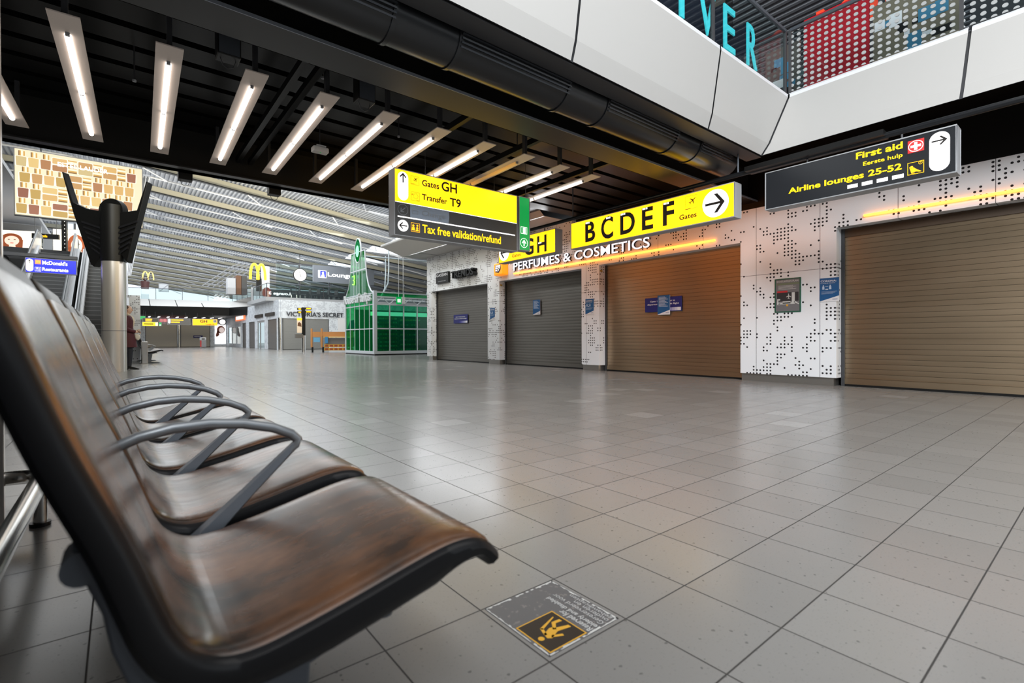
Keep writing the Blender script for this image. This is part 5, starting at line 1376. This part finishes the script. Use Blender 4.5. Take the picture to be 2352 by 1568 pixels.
rt = [(cyg - 1.95, 3.03), (cyg - 1.65, 3.15), (cyg - 1.35, 3.45), (cyg - 1.12, 3.95), (cyg - 1.0, 4.5), (cyg - .88, 5.25)]
lf = [(2 * cyg - y, z) for y, z in reversed(rt)]
lf = [(min(y, L_), z) for y, z in lf]
gab = MB(); gab.prism(rt + lf, 'x', -.012, .012)
g = gab.build('gable_glass', M_GGLASS, t)
MB().tube([(0, y, z) for y, z in rt + lf], .035, 8).build('gable_rim', mat('zinc_frame', (.5, .54, .58)), g, smooth=True)
b = MB()
for dy in (-.55, -.18, .18, .55):
    b.box(-.02, .02, cyg + dy - .018, cyg + dy + .018, 3.0, 5.25)
b.box(-.02, .02, cyg - 1.0, cyg + 1.0, 4.28, 4.33); b.build('gable_bars', mat('zinc_frame', (.5, .54, .58)), g, merge=False)
b = MB(); b.tube([(0, cyg + .40 * math.cos(2 * PI * k / 28), 5.33 + .62 * math.sin(2 * PI * k / 28)) for k in range(29)], .04, 8, caps=False); b.build('oval_rim', mat('zinc_frame', (.5, .54, .58)), g, smooth=True)
b = MB(); b.face([(-.02, cyg + .38 * math.cos(2 * PI * k / 28), 5.33 + .60 * math.sin(2 * PI * k / 28)) for k in range(28)]); b.build('oval_glass', M_GGLASS, g)
b = MB(); b.face([(-.04, cyg + .22 * math.cos(2 * PI * k / 20), 5.30 + .30 * math.sin(2 * PI * k / 20)) for k in range(20)]); b.build('oval_emblem', mat('pale_green_glow', (.3, .8, .5), .4, emit=(.25, .75, .42), strength=.6), g)
b = MB(); b.tube([(-.05, cyg + .62, 4.05), (-.05, cyg + .38, 4.08), (-.05, cyg + .40, 3.88), (-.05, cyg + .55, 3.86), (-.05, cyg + .38, 3.80), (-.05, cyg + .42, 3.62), (-.05, cyg + .64, 3.64)], .035, 6); b.build('figure_three', mat('lime_glow', (.4, .9, .1), .4, emit=(.35, .9, .15), strength=.9), g)
tx = thing('x', '', '')
me = text('house of tulips', 0, 3.55, 2.50, 3.10, 0, None, None, 'letter_bodies', bold=.02, extrude=.05, mats=[M_LIP])
bpy.data.objects.remove(tx)
for v in me.data.vertices: v.co = Vector((-.10 + v.co.y, 3.80 - v.co.x, v.co.z))
me.name = 'lettering'; me.parent = t
# hanging frame above it and the interior
b = MB()
for x, y in ((1.0, .6), (2.0, 3.2), (3.4, .6), (5.2, .6)): b.tube([(x - .3, y, 3.08), (x - .05, y, 3.6), (x, y, 4.4), (x, y, 5.4)], .035, 8)
b.tube([(-.0, 1.6, 5.0), (6, .6, 4.95)], .04, 8); b.build('frame_poles', mat('pale_blue_pole', (.45, .52, .57), .35, .4), t, smooth=True)
MB().box(.4, 5.8, 3.55, 3.7, .1, 2.4).build('back_wall', mat('stock_dark', (.05, .05, .04), .6), t)
for sx, m_, n_ in ((.25, mat('shelf_brown', (.30, .16, .06), .6), 9), (1.55, mat('shelf_dark', (.10, .09, .05), .6), 7)):
    u = thing('display_shelf', 'wooden display shelf inside the green glass shop, ' + ('at its front corner' if sx < 1 else 'behind the second front pane'), 'shelf', (9.65 + sx, 22.95, .1), 0, 'shelves in the green glass shop')
    MB().box(0, 1.15, .32, .36, 0, 1.85).build('back', m_, u)
    for k in range(n_): MB().box(0, 1.15, 0, .32, .08 + k * 1.75 / n_, .11 + k * 1.75 / n_).build('board', m_, u)
    rnd = random.Random(int(sx * 10))
    b = MB()
    for k in range(n_):
        for j in range(8):
            b.use(rnd.randrange(3)); b.box(.04 + j * .137, .04 + j * .137 + .09, .05, .2, .11 + k * 1.75 / n_, .11 + k * 1.75 / n_ + .08)
    o = b.build('stock', [mat('stock_yellow', (.85, .55, .08), .5), mat('stock_orange', (.75, .25, .05), .5), mat('stock_cream', (.8, .75, .55), .5)], u, merge=False); o['kind'] = 'stuff'
MB().box(.5, 5.5, 1.6, 1.75, 2.0, 2.2).build('light_bar', M_LITW, t)
u = thing('display_table', 'low display table behind the right panes of the green glass shop', 'table', (12.4, 23.4, .1), 0)
MB().box(0, 1.8, 0, .9, .75, .82).build('table_top', mat('shelf_dark', (.1, .09, .05)), u)
for x in (.05, 1.7):
    for y in (.05, .8): MB().box(x, x + .06, y, y + .06, 0, .75).build('leg', M_GREYP, u)
t = thing('exit_sign', 'small green exit sign hanging on two thin rods by the green glass shop', 'sign', (10.35, 21.7, 2.5), 0, None)
MB().box(0, .25, 0, .06, -.05, .30).build('panel', M_GREEN, t); MB().box(.28, .45, 0, .08, -.02, .30).build('white_box', M_PAPER, t); b = MB(); rect(b, .05, .11, .04, .20, -.004); rect(b, .14, .20, .04, .20, -.004); b.build('pictogram', M_LITW, t)
for x in (.12, .36): MB().cyl((x, .03, .3), (x, .03, 6.0), .012, n=6).build('hanger_rod', M_WROD, t)

# ================================================================== SIGNPOST, WOODEN STALL
t = thing('signpost', 'black finger signpost on a steel foot before the grey far shutter', 'signpost', (8.91, 31.7, 0))
MB().cyl((0, 0, 0), (0, 0, 1.02), .115, n=18).build('foot', M_STEEL, t, smooth=True); MB().box(-.10, .10, -.06, .06, 1.02, 2.75).build('post', M_BLACK, t, bevel=.01)
for z, s_ in ((2.62, 1), (2.42, 1), (2.58, -1), (2.38, -1)):
    xa, xb = (.10, .48) if s_ > 0 else (-.36, -.10)
    ar = MB().box(xa, xb, -.03, .03, z, z + .13).build('arm', M_BLACK, t)
    b = MB(); rect(b, xa + .06, xb - .05, z + .03, z + .10, -.034); b.build('orange_label', M_LITO, ar)
MB().box(-.38, -.10, -.03, .02, 1.18, 2.10).build('poster_board', mat('poster_buff', (.75, .62, .48), .5), t)
b = MB(); rect(b, -.38, -.10, 1.95, 2.08, -.034); b.build('orange_band', M_LITO, t); b = MB(); b.poly([(-.36, 1.6), (-.12, 1.55), (-.14, 1.75), (-.25, 1.85), (-.34, 1.78)], -.034); b.build('picture', mat('walnut', (.12, .05, .02)), t)
MB().box(-.50, -.08, -.20, .06, .86, 1.10).build('leaflet_holder', mat('dark_holder', (.12, .11, .10), .5), t)
t = thing('market_stall', 'orange wooden market stall beside the green glass shop', 'stall', (8.95, 30.2, 0), -.6755)
for x, y in ((.0, 0), (.62, -.05), (1.95, .35), (2.45, -.1)): MB().box(x - .05, x + .05, y - .05, y + .05, .3, 1.42).build('post', M_WOOD, t, bevel=.006)
MB().box(0, .62, -.02, .02, .92, 1.22).build('end_board', M_WOOD, t); MB().box(.62, 2.5, -.08, -.03, .95, 1.22).build('front_board', M_WOOD, t)
MB().box(.80, 2.5, -.28, .4, .88, .94).build('yellow_counter', mat('stall_yellow', (.75, .42, .03), .5), t)
MB().box(.85, 2.5, -.1, .35, .36, .86).build('stock_box', M_MGREY, t)
for k in range(2):
    MB().box(.85, 2.5, -.30, -.1, .12 + .2 * k, .28 + .2 * k).build('crate', mat('crate_amber', (.62, .32, .03), .5), t)
b = MB()
for k in range(2):
    for j in range(6): b.box(.92 + .27 * j, 1.10 + .27 * j, -.31, -.30, .15 + .2 * k, .25 + .2 * k)
b.build('crate_print', mat('crate_print', (.35, .06, .02), .5), t, merge=False)
MB().box(.12, .5, -.04, -.02, .62, .88).build('blue_board', mat('sky_blue', (.15, .40, .62), .5), t); MB().box(.9, 1.08, -.32, -.28, .55, .92).build('blue_board', mat('sky_blue2', (.06, .25, .48), .5), t)
for x in (.05, .68, 2.3): MB().box(x - .04, x + .04, -.05, .05, 0, .32).build('leg', M_BLACK, t)

# ================================================================== UPPER FLOOR AROUND THE OPENING
b0_ = balustrade([(-11, 3.26, 4.55), (7.98, 3.26, 4.55)], .93, 2.1, 'glass balustrade above the white bulkhead in front')
balustrade([(8.02, 3.2, 4.55), (8.02, -8.5, 4.55)], .93, 2.1, 'dotted glass balustrade at the upper right with a red poster behind', M_DGLASS)
t = thing('shop_letters', 'tall turquoise letters with dark sides behind the upper glass balustrade', 'shop sign', (0, 4.2, 0), 0)
def flat_letter(s_, x0_, x1_, z0_, z1_):
    text(s_, x0_, x1_, z0_, z1_, -.02, None, t, 'letter_face', bold=0, extrude=.012, mats=[M_TEAL]); text(s_, x0_, x1_, z0_, z1_, .16, None, t, 'letter_side', bold=0, extrude=.16, mats=[M_NAVYSIDE])
for s_, x0_, x1_ in (('O', 4.6, 5.2), ('I', 6.58, 6.70), ('V', 7.10, 7.62), ('E', 7.88, 8.25), ('R', 8.68, 9.05)): flat_letter(s_, x0_, x1_, 5.62, 6.36)
t = thing('shop_facade', 'dark shop front frame behind the turquoise letters', 'shop front', (4.0, 4.6, 4.52), 0)
MB().box(0, 5.4, .3, .4, 0, 3.2).build('brown_panel', mat('shop_brown', (.10, .085, .07), .5), t)
for x in (0, 1.3, 2.6, 3.9, 5.3): MB().box(x, x + .1, .2, .3, 0, 3.2).build('mullion', M_BLACK, t)
MB().box(0, 5.4, .2, .3, 1.9, 2.05).build('crossbar', M_BLACK, t)
t = thing('wall_poster', 'red poster panel behind the dotted glass balustrade', 'poster', (8.9, 3.34, 4.55), RX)
MB().box(0, .90, 0, .06, .0, 1.50).build('panel', mat('poster_red', (.50, .012, .025), .4), t)
for i, (y1, w_, lab, c) in enumerate(((3.98, .55, 'dark picture panel left of the red poster behind the dotted glass', (.10, .085, .075)), (2.40, 1.0, 'black and cream picture panel right of the red poster behind the dotted glass', (.20, .17, .12)), (1.3, 2.4, 'dark picture panel at the upper right corner behind the dotted glass', (.03, .03, .035)))):
    t = thing('wall_poster', lab, 'poster', (8.95, y1, 4.55), RX, 'panels behind the dotted glass')
    MB().box(0, w_, 0, .06, 0, 1.25).build('panel', mat('panel_tone_%d' % i, c, .4), t)
    b = MB(); rnd = random.Random(i)
    for k in range(14):
        x_, z_ = rnd.random() * (w_ - .25), .1 + rnd.random() * .9; s_ = .06 + .16 * rnd.random(); b.use(rnd.randrange(3)); rect(b, x_, x_ + s_, z_, z_ + s_ * (.4 + rnd.random()), -.003 - .0003 * k)
    b.build('picture_shapes', [M_PAPER, mat('picture_blue', (.05, .22, .36), .4), M_BLACK], t, merge=False)
t = thing('shop_letters', 'red letters peeping over the dotted glass balustrade', 'shop sign', (10, 3.55, 6.15), RX)
for s_, x0_, x1_ in (('I', .03, .15), ('a', .40, .78), ('m', .85, 1.35)): text(s_, x0_, x1_, 0, .55, -.02, None, t, 'letter_body', bold=.01, extrude=.06, mats=[mat('lit_red_letter', (.7, .05, .02), .4, emit=(.85, .07, .02), strength=.6)])
MB().box(0, 1.6, -.05, .1, -1.6, 0).build('plinth', M_GREYP, t)
